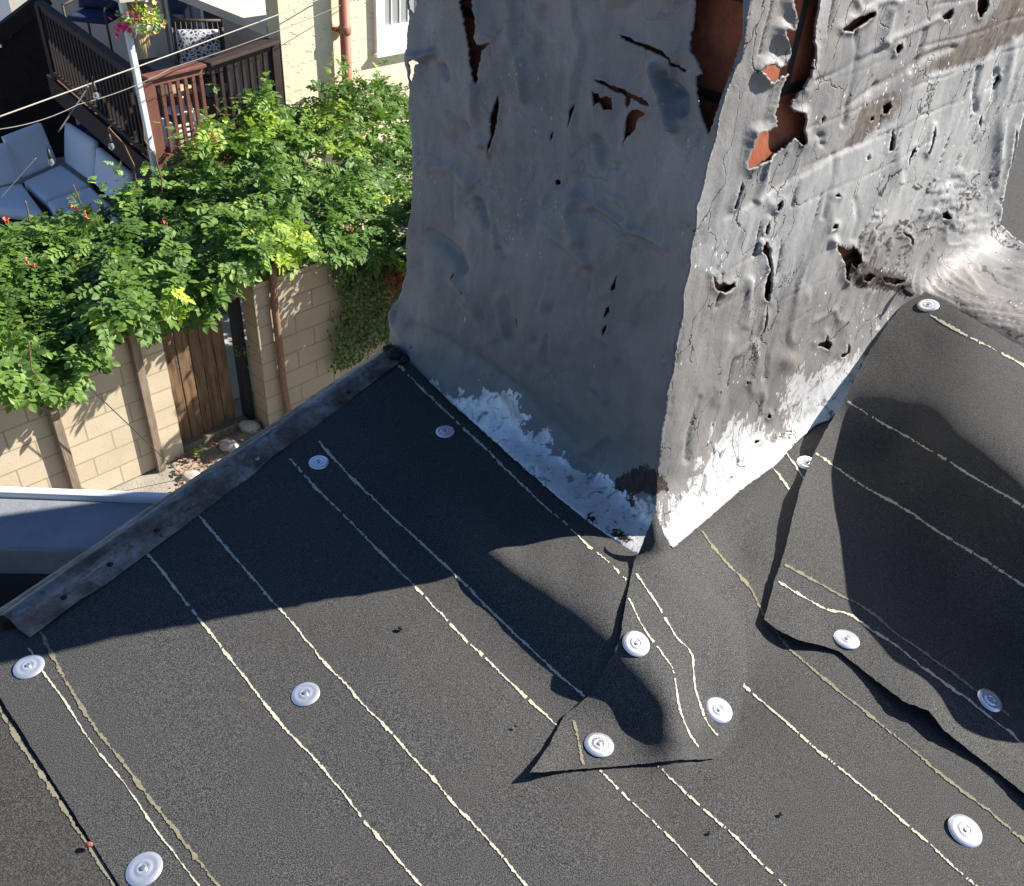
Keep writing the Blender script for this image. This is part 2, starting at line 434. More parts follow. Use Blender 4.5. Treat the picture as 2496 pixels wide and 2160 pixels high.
bulge = [(1180, 1336, .042), (1225, 1367, .056), (1262, 1394, .058), (1300, 1422, .058), (1350, 1459, .062), (1400, 1495, .064), (1445, 1529, .065), (1490, 1562, .065), (1540, 1594, .062), (1590, 1625, .057), (1636, 1712, .042), (1652, 1800, .022),
         (1120, 1412, .001), (1180, 1465, .001), (1240, 1520, .001), (1290, 1565, .001), (1335, 1605, .001), (1385, 1650, .001), (1430, 1690, .001), (1480, 1722, .001), (1560, 1762, .002), (1590, 1850, 0), (1190, 1415, .014), (1265, 1472, .019), (1350, 1542, .022), (1440, 1620, .022), (1520, 1685, .02),
         (1480, 1420, .074), (1530, 1380, .06), (1400, 1385, .062), (1330, 1345, .054), (1450, 1330, .052), (1270, 1330, .044), (1560, 1480, .068), (1600, 1560, .06), (1650, 1600, .045), (1700, 1700, .012), (1690, 1820, 0), (1720, 1560, .03), (1680, 1450, .045), (1640, 1370, .05),
         (1780, 1450, .014), (1850, 1350, .004), (1800, 1600, .006), (1900, 1450, 0), (1900, 1250, 0), (1950, 1150, 0), (2000, 1600, 0), (1870, 1560, 0)]
MAIN = [(-1200, 1380), (-60, 1560), (60, 1525), (520, 1215), (948, 876), (962, 828), (1060, 914), (1222, 1062), (1381, 1200), (1513, 1300), (1570, 1330), (1640, 1300), (1725, 1238), (1808, 1168), (1875, 1122), (1935, 1060), (2060, 980), (2300, 900), (3000, 1200), (3100, 2900), (700, 2900), (298, 2170), (-5, 1692), (-420, 1560), (-1200, 1420)]
lines = [
 ([(98, 1534), (150, 1640), (235, 1780), (335, 1905), (460, 2070), (540, 2170), (700, 2400)], 13, T_, 1.6),
 ([(68, 1577), (100, 1630), (160, 1715), (240, 1830), (330, 1950), (420, 2075), (492, 2170), (640, 2380)], 7, C_, 1.1),
 ([(347, 1333), (400, 1400), (470, 1492), (540, 1580), (640, 1710), (760, 1845), (880, 1990), (1035, 2170), (1230, 2400)], 9, C_, .9),
 ([(480, 1250), (520, 1300), (650, 1450), (800, 1625), (900, 1730), (1050, 1895), (1180, 2040), (1290, 2170), (1480, 2400)], 9, C_, 1.0),
 ([(705, 1115), (790, 1210), (900, 1320), (1030, 1450), (1150, 1575), (1260, 1680), (1370, 1785)], 8, C_, .62),
 ([(775, 1073), (850, 1160), (940, 1250), (1090, 1385), (1200, 1495), (1310, 1600), (1430, 1705)], 8, C_, 1.0),
 ([(968, 888), (1050, 970), (1160, 1075), (1290, 1200), (1400, 1300), (1470, 1360), (1530, 1420)], 8, C_, .62),
 ([(1460, 1874), (1530, 1945), (1640, 2050), (1752, 2165), (1950, 2370)], 8, C_, .62),
 ([(1600, 1866), (1700, 1955), (1800, 2050), (1918, 2165), (2150, 2390)], 8, C_, .62),
 ([(1765, 1600), (1785, 1640), (1850, 1705), (2000, 1835), (2200, 2000), (2385, 2165), (2600, 2360)], 8, C_, .62),
 ([(1705, 1290), (1760, 1360), (1830, 1430), (1862, 1500), (1920, 1580), (2050, 1690), (2250, 1850), (2496, 2050), (2700, 2220)], 9, T_, 1.0),
 ([(1915, 1106), (1960, 1170)], 7, C_, 1.0), ([(1885, 1142), (1926, 1195)], 7, C_, 1.0)]
main_o, mainfn = roof_sheet('roofing_felt', 'large dark felt sheet with long pale chalk lines covering most of the roof', flat+bulge, MAIN, 14, lines)
# lower-left lap -----------------------------------------------------
lo_o, lofn = roof_sheet('roofing_felt', 'dusty felt strip in the bottom left corner with a broad tan line along it',
    [(x, y, -.0045) for x in (-700, 0, 400) for y in (1500, 2100, 2700)],
    [(-1200, 1330), (-60, 1500), (120, 1590), (400, 2020), (900, 2900), (-1800, 2900)], 40,
    [([(-140, 1490), (-10, 1715), (60, 1830), (140, 1945), (215, 2060), (285, 2170), (420, 2380)], 15, T_, 1.6)], m=FELT2)
# centre piece under the chimney corner --------------------------------
CEN = [(1597, 1250), (1640, 1345), (1720, 1400), (1830, 1500), (1840, 1650), (1800, 1800), (1740, 1850), (1650, 1853), (1500, 1868), (1291, 1884), (1340, 1815), (1375, 1745), (1430, 1700), (1470, 1640), (1510, 1562), (1525, 1470), (1545, 1370), (1560, 1340)]
CENB = [(1640, 1345), (1720, 1400), (1830, 1500), (1840, 1650), (1810, 1800), (1770, 1850)]
def cenlift(q):
    l = np.clip(edist(q, CENB, closed=False)/55, 0, 1)*.0085 - .0025
    for x, y, r, hh in ((1291, 1884, 60, .016), (1345, 1810, 40, .004), (1500, 1600, 60, .006), (1525, 1480, 40, .006), (1598, 1255, 62, .085), (1602, 1318, 34, .022), (1560, 1345, 30, .008)):
        l = l + hh*np.exp(-((q[:, 0]-x)**2+(q[:, 1]-y)**2)/r**2)
    return l
def cenfn(q):
    q = np.atleast_2d(np.asarray(q, float)); A = mainfn(q); d = A - CAM
    return A - d*(cenlift(q)/np.abs(d[:, 2]))[:, None]          # lifted towards the eye: same outline, higher above the sheet
cq, cT = mesh2d(densify(CEN, 9, .6, 5), 9); cV = cenfn(cq); cT = fixwind(cV, cT, (0, 0, 1))
cV, cT, cmi = link_lines(cenfn, [([(1548, 1395), (1600, 1470), (1650, 1560), (1685, 1590), (1695, 1680), (1720, 1760), (1752, 1798)], 6, C_, 1.0),
     ([(1530, 1455), (1570, 1530), (1610, 1590), (1640, 1630), (1655, 1720), (1675, 1780), (1706, 1828)], 6, C_, .8),
     ([(1398, 1752), (1410, 1800), (1424, 1872)], 11, T_, 1.6)], cV, cT, [0]*len(cT))
cen_o = obj('roofing_felt', cV, cT, [FELT, CHALK, TANLINE], None, True, cmi)
tag(cen_o, 'pointed felt piece whose tip laps onto the chimney corner', 'roofing felt')
# right sheet over the kerb ------------------------------------------
RO = [(2234, 700), (2211, 727), (2161, 795), (2110, 873), (2056, 978), (2006, 1062), (1982, 1110), (1960, 1165), (1950, 1190), (1925, 1290), (1912, 1345), (1885, 1425), (1862, 1512), (1900, 1540), (1945, 1562), (2012, 1578), (2045, 1590), (2120, 1650), (2200, 1712), (2262, 1735), (2300, 1785), (2400, 1862), (2496, 1938), (2900, 2230), (2900, 1080), (2496, 852)]
rctrl = [(2234, 700, .203), (2190, 750, .178), (2150, 825, .142), (2110, 873, .112), (2056, 978, .062), (2006, 1062, .034), (1965, 1160, .014), (1950, 1190, .02), (1912, 1345, .016), (1890, 1430, .012), (1862, 1512, .013),
         (1945, 1562, .015), (2045, 1590, .004), (2120, 1650, .008), (2250, 1735, .022), (2300, 1785, .016), (2400, 1862, .005), (2496, 1938, .01), (2850, 2190, .006), (2010, 1450, .005), (2000, 1500, .004), (2060, 1530, .004), (2200, 1630, .01), (2350, 1750, .01), (2600, 1940, .005),
         (2050, 1030, .042), (2110, 985, .082), (2180, 1015, .105), (2300, 1090, .155), (2400, 1160, .19), (2496, 1232, .22), (2650, 1330, .235), (2850, 1470, .24),
         (2160, 900, .122), (2250, 850, .165), (2300, 960, .175), (2400, 1000, .205), (2496, 1050, .225), (2700, 1180, .235), (2350, 785, .213), (2496, 865, .216), (2850, 1070, .216),
         (2020, 1150, .006), (2020, 1300, .01), (2100, 1200, .004), (2200, 1320, .003), (2350, 1440, .004), (2500, 1560, .006), (2700, 1720, .0), (2180, 1085, .05), (2300, 1160, .112), (2300, 1245, .05), (2400, 1240, .14), (2400, 1330, .075), (2496, 1320, .165), (2496, 1410, .095), (2650, 1420, .18), (2650, 1530, .09), (2200, 1500, .004), (2400, 1660, .004), (2850, 1850, 0)]
r_o, rfn = roof_sheet('roofing_felt', 'stiff felt sheet draped down over the kerb right of the chimney, its near edge lifting', rctrl, RO, 9,
    [([(2262, 770), (2300, 792), (2400, 843), (2496, 897), (2700, 1010)], 8, C_, .62),
     ([(2057, 977), (2140, 1030), (2300, 1122), (2496, 1240), (2700, 1370)], 8, C_, .62),
     ([(1982, 1108), (2100, 1185), (2250, 1275), (2496, 1432), (2700, 1560)], 8, C_, .62),
     ([(1908, 1376), (1960, 1405), (2025, 1440), (2095, 1478), (2200, 1560), (2380, 1690), (2496, 1775), (2700, 1920)], 9, T_, 1.2),
     ([(1893, 1417), (1950, 1452), (2010, 1490), (2070, 1500), (2200, 1590), (2330, 1690), (2496, 1815), (2700, 1960)], 8, C_, 1.2)], lift=.003)
# ================================================================== THE CHIMNEY
N1 = dirh(226.4); N2 = dirh(-41.6)                              # outward normals: left face looks along -E, right face along -D
def z3(L): return [(950+x/2.56, y/2.56) for x, y in L]
def z4(L): return [(950+x/2.389, 650+y/2.389) for x, y in L]
def z5(L): return [(1650+x/2.448, y/2.448) for x, y in L]
def z6(L): return [(1650+x/2.389, 600+y/2.389) for x, y in L]
CORNER = [(1960, -760), (1905, -420), (1850, -130), (1826, 0), (1812, 80), (1806, 140), (1786, 172), (1768, 215), (1750, 275), (1744, 330), (1722, 395), (1712, 450), (1697, 500), (1696, 560), (1683, 610), (1680, 660), (1668, 700), (1663, 770), (1648, 830), (1640, 900), (1625, 950), (1620, 1000), (1610, 1050), (1605, 1110), (1600, 1160), (1598, 1230), (1597, 1300)]
LEFTO = [(1000, -760), (997, -400), (994, 0), (996, 40), (990, 100), (985, 160), (992, 200), (990, 260), (997, 330), (1000, 400), (1002, 470), (998, 530), (988, 580), (990, 630), (993, 660), (980, 700), (966, 745), (952, 800), (950, 830), (975, 858), (1010, 890), (1046, 926), (1101, 981), (1210, 1077), (1285, 1144), (1369, 1215), (1448, 1278), (1503, 1316), (1540, 1345), (1562, 1350)]
skirtL = [(950, 830), (998, 878), (1046, 926), (1101, 981), (1155, 1029), (1210, 1077), (1285, 1144), (1369, 1215), (1435, 1268), (1503, 1316), (1562, 1350)]
skirtR = [(1597, 1300), (1638, 1334), (1650, 1324), (1690, 1290), (1734, 1253), (1775, 1218), (1817, 1182), (1850, 1160), (1884, 1136), (1913, 1105), (1943, 1073), (1981, 1040)]
cdir = N1 + N2; cdir = cdir/np.linalg.norm(cdir)
LEAN = .035                                   # the wall leans out a little with height
N1L = N1 - np.array([0, 0, LEAN]); N1L = N1L/np.linalg.norm(N1L)
def onL(px): return onplane(px, K, N1L)
def onR(px): return onplane(px, K, N2)
cornerP = onR(CORNER)
ctlL = [(x, y) for x in (1010, 1150, 1300, 1450, 1570) for y in (-700, -400, -100, 150, 400, 620)] + [(1130, 780), (1300, 800), (1450, 800), (1580, 800), (1300, 940), (1450, 1000), (1545, 950), (1550, 1090), (1060, 660), (1650, 200), (1700, -100), (1740, -400)]
creL = [(1010, 760), (1110, 850), (1220, 960), (1330, 1060), (1430, 1130), (1530, 1175)]
pL = list(onL(ctlL)) + list(onL(creL)) + list(cornerP[:-2]) + [onz(*p, .004 + .05*(max(0, p[0]-1050)/510)**1.3) for p in skirtL] + [onz(1597, 1300, .065), onz(1598, 1232, .11)]
tL = TPS(ctlL + creL + CORNER[:-2] + skirtL + [(1597, 1300), (1598, 1232)], pL)
RIGHTO = [(1597, 1300), (1638, 1334), (1650, 1324), (1734, 1253), (1817, 1182), (1884, 1136), (1943, 1073), (1981, 1040), (2040, 1010), (2090, 960), (2160, 840), (2250, 745), (2400, 830), (2496, 885), (2900, 1110), (2900, 900), (2496, 597), (2437, 547), (2444, 490), (2452, 440), (2463, 392), (2478, 330), (2498, 262), (2530, 160), (2570, -100), (2660, -420), (2760, -760)]
ctlR = [(1800, 600), (1780, 800), (1760, 950), (1740, 1060), (1850, 400), (1900, 200), (1920, 0), (2000, 600), (1950, 750), (1900, 900), (1850, 1020), (2050, 300), (2100, 100), (2100, -300), (2400, -700), (2050, -700), (2200, 300), (2400, 100), (2380, 300), (2460, 0), (2400, 440), (2200, 420), (2300, 420), (2060, 480), (2550, -200), (2700, -700), (2030, 690), (2060, 800), (2010, 880), (2330, 500), (2390, 540), (2260, 650), (2200, 600), (2150, 680), (2320, 600), (2180, 740)]
baseR = [(2050, 1005, .003), (2100, 930, .045), (2160, 840, .10), (2236, 748, .175), (2300, 740, .195), (2400, 790, .2), (2496, 850, .205), (2850, 1050, .205), (2380, 690, .22), (2496, 740, .225), (2496, 660, .225), (2496, 600, .22), (2440, 570, .22), (2850, 930, .225), (2850, 860, .22), (2380, 620, .225)]
pR = list(onR(ctlR)) + list(cornerP[:-2]) + [onz(*p, .004 + .045*max(0, 1-(p[0]-1640)/250)) for p in skirtR[1:]] + [onz(*b) for b in baseR] + [onz(1597, 1300, .065), onz(1598, 1232, .11)]
tR = TPS(ctlR + CORNER[:-2] + skirtR[1:] + [(b[0], b[1]) for b in baseR] + [(1597, 1300), (1598, 1232)], pR)

HL = [  # (polygon, curl in mm, ragged px) tears in the left face
 (z3([(452, -120), (540, -120), (548, 60), (566, 110), (560, 180), (545, 232), (572, 274), (655, 262), (606, 310), (600, 380), (575, 425), (566, 480), (556, 525), (535, 480), (515, 400), (507, 330), (500, 250), (488, 200), (482, 130), (462, 40)]), 7, 1.6),
 (z3([(695, 590), (700, 640), (690, 720), (672, 800), (650, 868), (628, 920), (605, 968), (612, 915), (632, 850), (625, 790), (640, 700), (670, 640)]), 5, 1.0),
 (z3([(1157, 640), (1143, 700), (1125, 762), (1102, 808), (1096, 780), (1112, 710), (1140, 672)]), 4, .8),
 (z3([(1003, 820), (1000, 860), (990, 888), (986, 850)]), 2, .3),
 (z3([(1428, 215), (1500, 228), (1560, 262), (1640, 290), (1690, 312), (1765, 368), (1862, 440), (1850, 452), (1780, 405), (1730, 370), (1650, 332), (1590, 302), (1500, 268), (1450, 243)]), 12, 1.2),
 (z3([(1250, 487), (1330, 500), (1370, 528), (1440, 552), (1500, 590), (1560, 606), (1632, 660), (1590, 664), (1530, 632), (1480, 612), (1450, 592), (1390, 568), (1330, 535), (1290, 512)]), 4, 1.2),
 (z3([(1268, 562), (1290, 580), (1310, 576), (1322, 612), (1345, 596), (1385, 612), (1387, 690), (1330, 692), (1312, 640), (1290, 652), (1272, 668)]), 4, .8),
 (z3([(1500, 685), (1545, 680), (1575, 690), (1612, 716), (1555, 738), (1540, 760), (1520, 820), (1490, 850), (1460, 880), (1440, 932), (1450, 860), (1460, 760), (1478, 712)]), 5, 1.0),
 (z3([(1478, 600), (1500, 612), (1492, 650), (1468, 682), (1458, 650), (1462, 620)]), 3, .6),
 (z3([(1043, 1120), (1060, 1135), (1056, 1154), (1040, 1161), (1028, 1148), (1029, 1128)]), 4, .2),
 (z4([(1338, 40), (1326, 90), (1324, 128), (1302, 140), (1296, 120), (1312, 84)]), 3, .5),
 (z4([(1287, 218), (1286, 262), (1262, 296), (1252, 285), (1264, 240)]), 3, .5),
 (z4([(1276, 322), (1270, 360), (1246, 404), (1242, 370), (1255, 345)]), 3, .5),
 (z4([(755, 290), (762, 320), (748, 365), (738, 350), (745, 312)]), 1, .5),
 (z4([(382, 28), (386, 52), (376, 76), (371, 55)]), 2, .4), (z4([(448, 120), (460, 150), (452, 148)]), 1, .2),
 (z4([(125, 460), (138, 468), (136, 482), (124, 476)]), 2, .2),
 # big bare area beside the corner, and the slit below it
 (z5([(112, -120), (380, -120), (396, -40), (390, 60), (384, 200), (352, 330), (325, 428), (296, 500), (268, 575), (238, 650), (205, 740), (192, 795), (176, 762), (152, 690), (132, 600), (122, 470), (118, 445), (160, 436), (140, 372), (126, 335), (100, 300), (82, 245), (84, 195), (118, 112), (120, 40)]), 12, 1.6),
 (z5([(238, 878), (243, 950), (225, 1040), (216, 1098), (205, 1140), (136, 1168), (165, 1130), (192, 1120), (206, 1060), (218, 960), (228, 900)]), 6, 1.0),
 (z3([(118, -80), (150, -60), (160, 40), (150, 90), (120, 60)]), 4, 1), (z3([(112, 392), (195, 352), (190, 400), (150, 420), (122, 520), (112, 500)]), 8, 1.2),
]
HR = [
 (z5([(652, -120), (835, -120), (828, 60), (822, 130), (800, 230), (790, 330), (765, 420), (740, 500), (705, 560), (672, 630), (690, 668), (735, 662), (738, 760), (756, 850), (740, 868), (702, 826), (650, 872), (560, 935), (500, 970), (424, 1012), (418, 965), (440, 860), (452, 782), (530, 776), (585, 742), (575, 655), (592, 580), (606, 490), (632, 432), (560, 470), (512, 488), (470, 425), (475, 395), (518, 362), (560, 384), (612, 372), (640, 305), (610, 240), (585, 195), (602, 150), (645, 165), (664, 110), (650, 40)]), 14, 1.8),
 (z5([(1168, 62), (1172, 80), (1150, 112), (1100, 150), (1042, 196), (985, 192), (972, 165), (1010, 140), (1040, 110), (1090, 92)]), 7, 1.0),
 (z5([(1650, 52), (1652, 80), (1632, 116), (1600, 122), (1584, 100), (1610, 80)]), 4, .6), (z5([(1780, -90), (1835, -90), (1838, 20), (1812, 70), (1780, 105), (1768, 60)]), 6, .8),
 (z5([(1340, 258), (1340, 282), (1318, 320), (1302, 326), (1300, 290), (1315, 262)]), 4, .5),
 (z5([(1268, 600), (1275, 640), (1245, 680), (1226, 682), (1232, 630)]), 3, .6), (z5([(1130, 605), (1138, 625), (1128, 640)]), 2, .3), (z5([(1172, 690), (1175, 712), (1152, 730), (1150, 705)]), 2, .4),
 (z6([(205, 168), (222, 200), (240, 222), (262, 208), (300, 218), (332, 203), (334, 230), (310, 252), (272, 274), (232, 262), (212, 235)]), 9, .8),
 (z6([(486, -20), (512, 0), (530, 5), (533, 80), (546, 160), (545, 240), (528, 318), (515, 320), (500, 290), (508, 220), (522, 140), (512, 60), (484, 20)]), 9, 1.0),
 (z6([(518, 335), (515, 420), (500, 492), (488, 512), (492, 450), (508, 380)]), 5, .5),
 (z5([(520, 1432), (538, 1450), (528, 1480), (548, 1560), (520, 1480), (495, 1490), (502, 1460)]), 5, .6),
 (z5([(540, 1305), (540, 1360), (528, 1400), (514, 1392), (520, 1345)]), 4, .6), (z5([(612, 1182), (608, 1225), (585, 1258), (572, 1255), (578, 1212)]), 4, .5),
 (z6([(865, 508), (872, 545), (897, 570), (880, 602), (850, 590), (812, 582), (808, 566), (850, 556), (858, 530)]), 7, .8),
 (z6([(985, 560), (1002, 590), (1000, 622), (970, 648), (945, 640), (955, 622), (985, 615)]), 5, .6),
 (z6([(528, 968), (541, 980), (540, 996), (526, 1004), (516, 992), (518, 975)]), 4, .2), (z6([(402, 782), (416, 788), (408, 806), (398, 802)]), 3, .2),
 (z6([(242, 838), (250, 842), (246, 858), (240, 856)]), 2, .2), (z6([(452, 1132), (480, 1128), (478, 1145), (455, 1155)]), 3, .4),
 (z5([(942, 1146), (948, 1160), (935, 1168), (908, 1160), (915, 1148)]), 4, .4), (z5([(908, 1318), (930, 1325), (925, 1350), (892, 1366), (890, 1340)]), 5, .4),
 (z5([(1512, 740), (1520, 800), (1500, 850), (1470, 918), (1462, 900), (1490, 840), (1498, 780)]), 5, .8), (z5([(1400, 862), (1398, 895), (1365, 935), (1342, 985), (1345, 940), (1375, 885)]), 4, .8),
 (z5([(1262, 762), (1270, 820), (1258, 890), (1232, 900), (1245, 840)]), 4, .7), (z5([(1128, 915), (1122, 945), (1108, 950), (1112, 925)]), 2, .3),
 (z5([(1915, 430), (1920, 470), (1880, 540), (1850, 610), (1862, 560), (1895, 490)]), 4, .6), (z5([(2010, 762), (2015, 830), (2000, 920), (1975, 985), (1988, 900), (1998, 820)]), 4, .6), (z5([(1798, 680), (1800, 720), (1785, 760), (1780, 730)]), 2, .4),
 (z5([(915, 1430), (960, 1475), (1000, 1490), (1032, 1458), (1062, 1500), (1090, 1560), (1050, 1600), (1020, 1560), (1010, 1690), (990, 1640), (985, 1570), (950, 1500)]), 9, 1.5),
 (z5([(865, 680), (868, 710), (852, 740), (850, 705)]), 2, .3), (z5([(395, 1082), (398, 1130), (372, 1180), (352, 1250), (335, 1252), (350, 1200), (376, 1130)]), 5, .7),
 (z5([(795, 250), (802, 320), (800, 400), (786, 420), (782, 340)]), 4, .5),
 (z5([(1338, 1385), (1372, 1400), (1402, 1432), (1398, 1478), (1380, 1470), (1378, 1430), (1345, 1405)]), 6, .8),
 (z5([(1560, 1265), (1600, 1250), (1625, 1300), (1605, 1310), (1575, 1300)]), 2, .5), (z6([(1070, 165), (1120, 150), (1160, 180), (1110, 215), (1075, 200)]), 6, 1), (z6([(1190, 180), (1290, 190), (1350, 215), (1280, 230), (1210, 215)]), 6, 1),
]
SIL = [z4([(215, 655), (290, 690), (330, 745), (372, 700), (440, 735), (480, 760), (560, 700), (650, 740), (720, 775), (780, 845), (880, 920), (960, 1025), (1030, 1110), (1090, 1195), (1200, 1215), (1290, 1240), (1310, 1300), (1420, 1330), (1540, 1330), (1600, 1300), (1560, 1800), (1300, 1700), (900, 1350), (500, 1000)]),
       z6([(-60, 1420), (80, 1330), (150, 1200), (200, 1160), (215, 1060), (290, 990), (345, 1010), (390, 1065), (430, 1040), (520, 1110), (590, 1140), (620, 1000), (615, 850), (660, 760), (720, 715), (800, 760), (870, 690), (920, 655), (1050, 640), (1110, 640), (1090, 700), (960, 960), (700, 1250), (0, 1800), (-60, 1700)])]
SPOT = [z6([(1080, 520), (1150, 450), (1230, 470), (1130, 640), (1080, 640)]), z4([(420, 600), (560, 600), (560, 700), (440, 700)])]
TAR = [z4([(1300, 1230), (1400, 1180), (1500, 1150), (1590, 1200), (1620, 1290), (1560, 1330), (1480, 1320), (1420, 1330), (1330, 1300)]), z4([(1370, 1340), (1420, 1330), (1440, 1420), (1390, 1400)]), z4([(1140, 1430), (1200, 1440), (1210, 1500), (1150, 1470)]), z4([(1270, 1525), (1400, 1550), (1420, 1600), (1330, 1590)]),
       z5([(930, 1450), (1060, 1470), (1120, 1560), (1080, 1620), (1200, 1600), (1380, 1640), (1400, 1714), (1250, 1740), (1060, 1714), (1000, 1650)]), z6([(1060, 90), (1350, 180), (1380, 270), (1330, 310), (1270, 280), (1200, 220), (1060, 200)])]
BARE = [z5([(985, 860), (1040, 790), (1100, 640), (1180, 600), (1280, 535), (1335, 570), (1300, 640), (1290, 690), (1180, 760), (1100, 850), (1020, 880)]),
        z5([(1960, -100), (2300, -300), (2200, 60), (2060, 190), (1930, 280), (1800, 345), (1640, 400), (1500, 430), (1400, 490), (1380, 480), (1460, 420), (1640, 290), (1700, 210), (1800, 150), (1880, 40)])]
LIGHT = z5([(60, 1600), (280, 1310), (550, 1140), (930, 915), (1100, 850), (1300, 700), (1500, 440), (1800, 360), (2071, 195), (2300, 100), (2100, 1500), (1900, 1550), (1560, 1300), (1100, 1400), (900, 1714), (400, 1714)])
WARML = [(1300, 620), (1600, 560), (1680, 640), (1600, 1150), (1450, 1130), (1050, 780), (1000, 650)]
WARMR = [(1690, 640), (1850, 800), (2020, 560), (2150, 520), (2300, 560), (2500, 640), (2900, 900), (2900, 1110), (2240, 720), (2000, 1050), (1640, 1330), (1600, 1100)]

def coat(fn, outline, holes, nrm, side, step, name):
    hp = []
    for i, (p, c, r) in enumerate(holes):
        hp.append(densify(p, 5.0, r, 31+i+(200 if side == 'R' else 0)))
    ol = densify(outline, 6, .8, 77)
    q, T = mesh2d(ol, step, hp, coarse=6)
    P = fn(q)
    # relief
    s = (P - K) @ (D if side == 'L' else E); z = P[:, 2]
    h = .010*fbm(P, 3.0, 4) + (.016 if side == 'L' else .0065)*fbm(P*[1, 1, .6], 8, 5, .55)
    cre = fbm(P*[1, 1, .6]+7.1, 5, 3)
    h += (.013 if side == 'L' else .004)*np.maximum(0, 1-np.abs(cre)*13)*np.clip(fbm(P, 2.1, 2)*2+.4, 0, 1)       # folds
    row = .074 if side == 'R' else .148
    wob = z + .008*fbm(P, 6, 2)
    g = np.abs(((wob/row) % 1) - .5)*2; groove = np.clip((g-.86)/.14, 0, 1)
    h -= (.0028 if side == 'R' else .003)*groove*np.clip(.25+fbm(P, 4, 3)*2.2, 0, 1)*np.clip((z-.2)/.1, 0, 1)
    # upright splits between the bricks
    rid = np.floor(wob/row); off = (rid % 2)*.1
    gv = np.abs((((s+off+.015*fbm(P, 9, 2)+.10*z)/.2) % 1)-.5)*2; gv = np.clip((gv-.93)/.07, 0, 1)
    gm = gv*np.clip(fbm(P, 5, 2)*3-.1, 0, 1)*np.clip((z-.2)/.1, 0, 1); h -= .0032*gm; gro = gm*(.9 if side == 'R' else .25)
    for pl, am, wd in (FOLDL if side == 'L' else FOLDR):
        am = am if side == 'L' else am*.65
        dd = edist(q, pl, closed=False); wj = wd*(1+.5*fbm(P, 12, 2)); h += am*(1.7 if side == 'L' else 1.0)*np.exp(-(dd/wj)**2)*np.clip(.8+fbm(P+9, 9, 2), 0, 1.5)
    for (cx, cy, rr, hh) in DENTS:
        d2 = ((q[:, 0]-cx)**2 + (q[:, 1]-cy)**2*1.0)/rr**2; h += hh*np.exp(-d2)
    if side == 'R':                                    # lap of the newer coat, wrinkled kerb
        sd = sdist(q, LIGHT); h += .004*np.clip(sd/8, 0, 1)*np.clip((690-q[:, 1])/200, 0, 1)
        wr = np.clip(inside(q, z5([(1060, 1420), (1180, 1200), (1300, 1080), (1560, 1060), (1900, 1000), (2071, 1200), (3500, 2000), (3500, 2800), (2071, 2100), (1400, 1750), (1000, 1700)])).astype(float), 0, 1)
        d1 = P @ np.array(D); e1 = P @ np.array(E)
        upw = np.clip((q[:, 1]-.55*(q[:, 0]-2150)-540)/90, 0, 1)
        wb = .5*fbm(P, 4, 2)
        wv = (1-upw)*fbm(np.stack([e1*7+wb, z*26+e1*6+wb*3, d1*0], 1)+3, 1.0, 4) + upw*fbm(np.stack([d1*5+wb, e1*30+wb*3, z*0], 1)+3, 1.0, 4)
        rg = np.maximum(0, 1-np.abs(wv)*4.6); h += wr*(.0042*rg - .001)
        gro = np.maximum(gro, wr*np.clip(np.maximum(1-np.abs(wv+.19)*13, 1-np.abs(wv-.12)*22), 0, 1)*1.2*np.clip(.6+fbm(P+5, 6, 2)*2, 0, 1))
    hd = np.full(len(q), 1e9); curl = np.zeros(len(q))
    for (p, c, r), dp in zip(holes, hp):
        bb = (q[:, 0] > dp[:, 0].min()-30) & (q[:, 0] < dp[:, 0].max()+30) & (q[:, 1] > dp[:, 1].min()-30) & (q[:, 1] < dp[:, 1].max()+30)
        idx = np.where(bb)[0]
        if not len(idx): continue
        d = edist(q[idx], dp); w = 10 + c*1.2
        cu = min(c, 6+.4*c)*.0009*np.clip(1-d/w, 0, 1)**1.6*np.clip(.75+1.2*fbm(P[idx], 14, 2), .15, 1.9)
        curl[idx] = np.maximum(curl[idx], cu)
    h += curl
    dc = edist(q, CORNER, closed=False); wc = np.clip(1-dc/70, 0, 1)[:, None]
    bot = np.clip(edist(q, (skirtL if side == 'L' else skirtR[1:]), closed=False)/30, 0, 1)
    h = h*bot + .003
    nn = np.array(nrm)[None]*(1-wc) + cdir[None]*wc
    if side == 'R':                                    # the kerb's top faces up
        up = np.clip((sdist(q, WARMR)+0)/60, 0, 1)*np.clip((q[:, 0]-2150)/120, 0, 1)
        nn = nn*(1-up[:, None]) + np.array([0, 0, 1.0])[None]*up[:, None]
    nn /= np.linalg.norm(nn, axis=1)[:, None]
    V = P + nn*h[:, None]
    V[:, 2] = np.maximum(V[:, 2], .0035)
    T = fixwind(V, T, nrm)
    def m_(polys, soft):
        r = np.zeros(len(q))
        for p in polys: r = np.maximum(r, np.clip(.5 + sdist(q, np.array(p))/soft, 0, 1))
        return r
    at = {'silver': np.maximum(m_(SIL, 84)*1.02, m_(SPOT, 120)*.62), 'tar': m_(TAR, 40)*.98, 'bare': m_(BARE, 50),
          'light': m_([LIGHT], 30)*np.clip((860-q[:, 1])/330, 0, 1) if side == 'R' else np.zeros(len(q)),
          'warm': np.maximum(m_([WARML if side == 'L' else WARMR], 160)*.9, (0 if side == 'L' else .85*np.clip((q[:, 0]-2150)/100, 0, 1)*np.clip((q[:, 1]-560)/60, 0, 1))),
          'gro': gro,
          'crack': np.full(len(q), 1.0 if side == 'R' else .22), 'fleck': np.full(len(q), 1.0 if side == 'R' else .25)}
    return obj(name, V, T, [COAT], chim, True, attrs=at, solid=.0035)
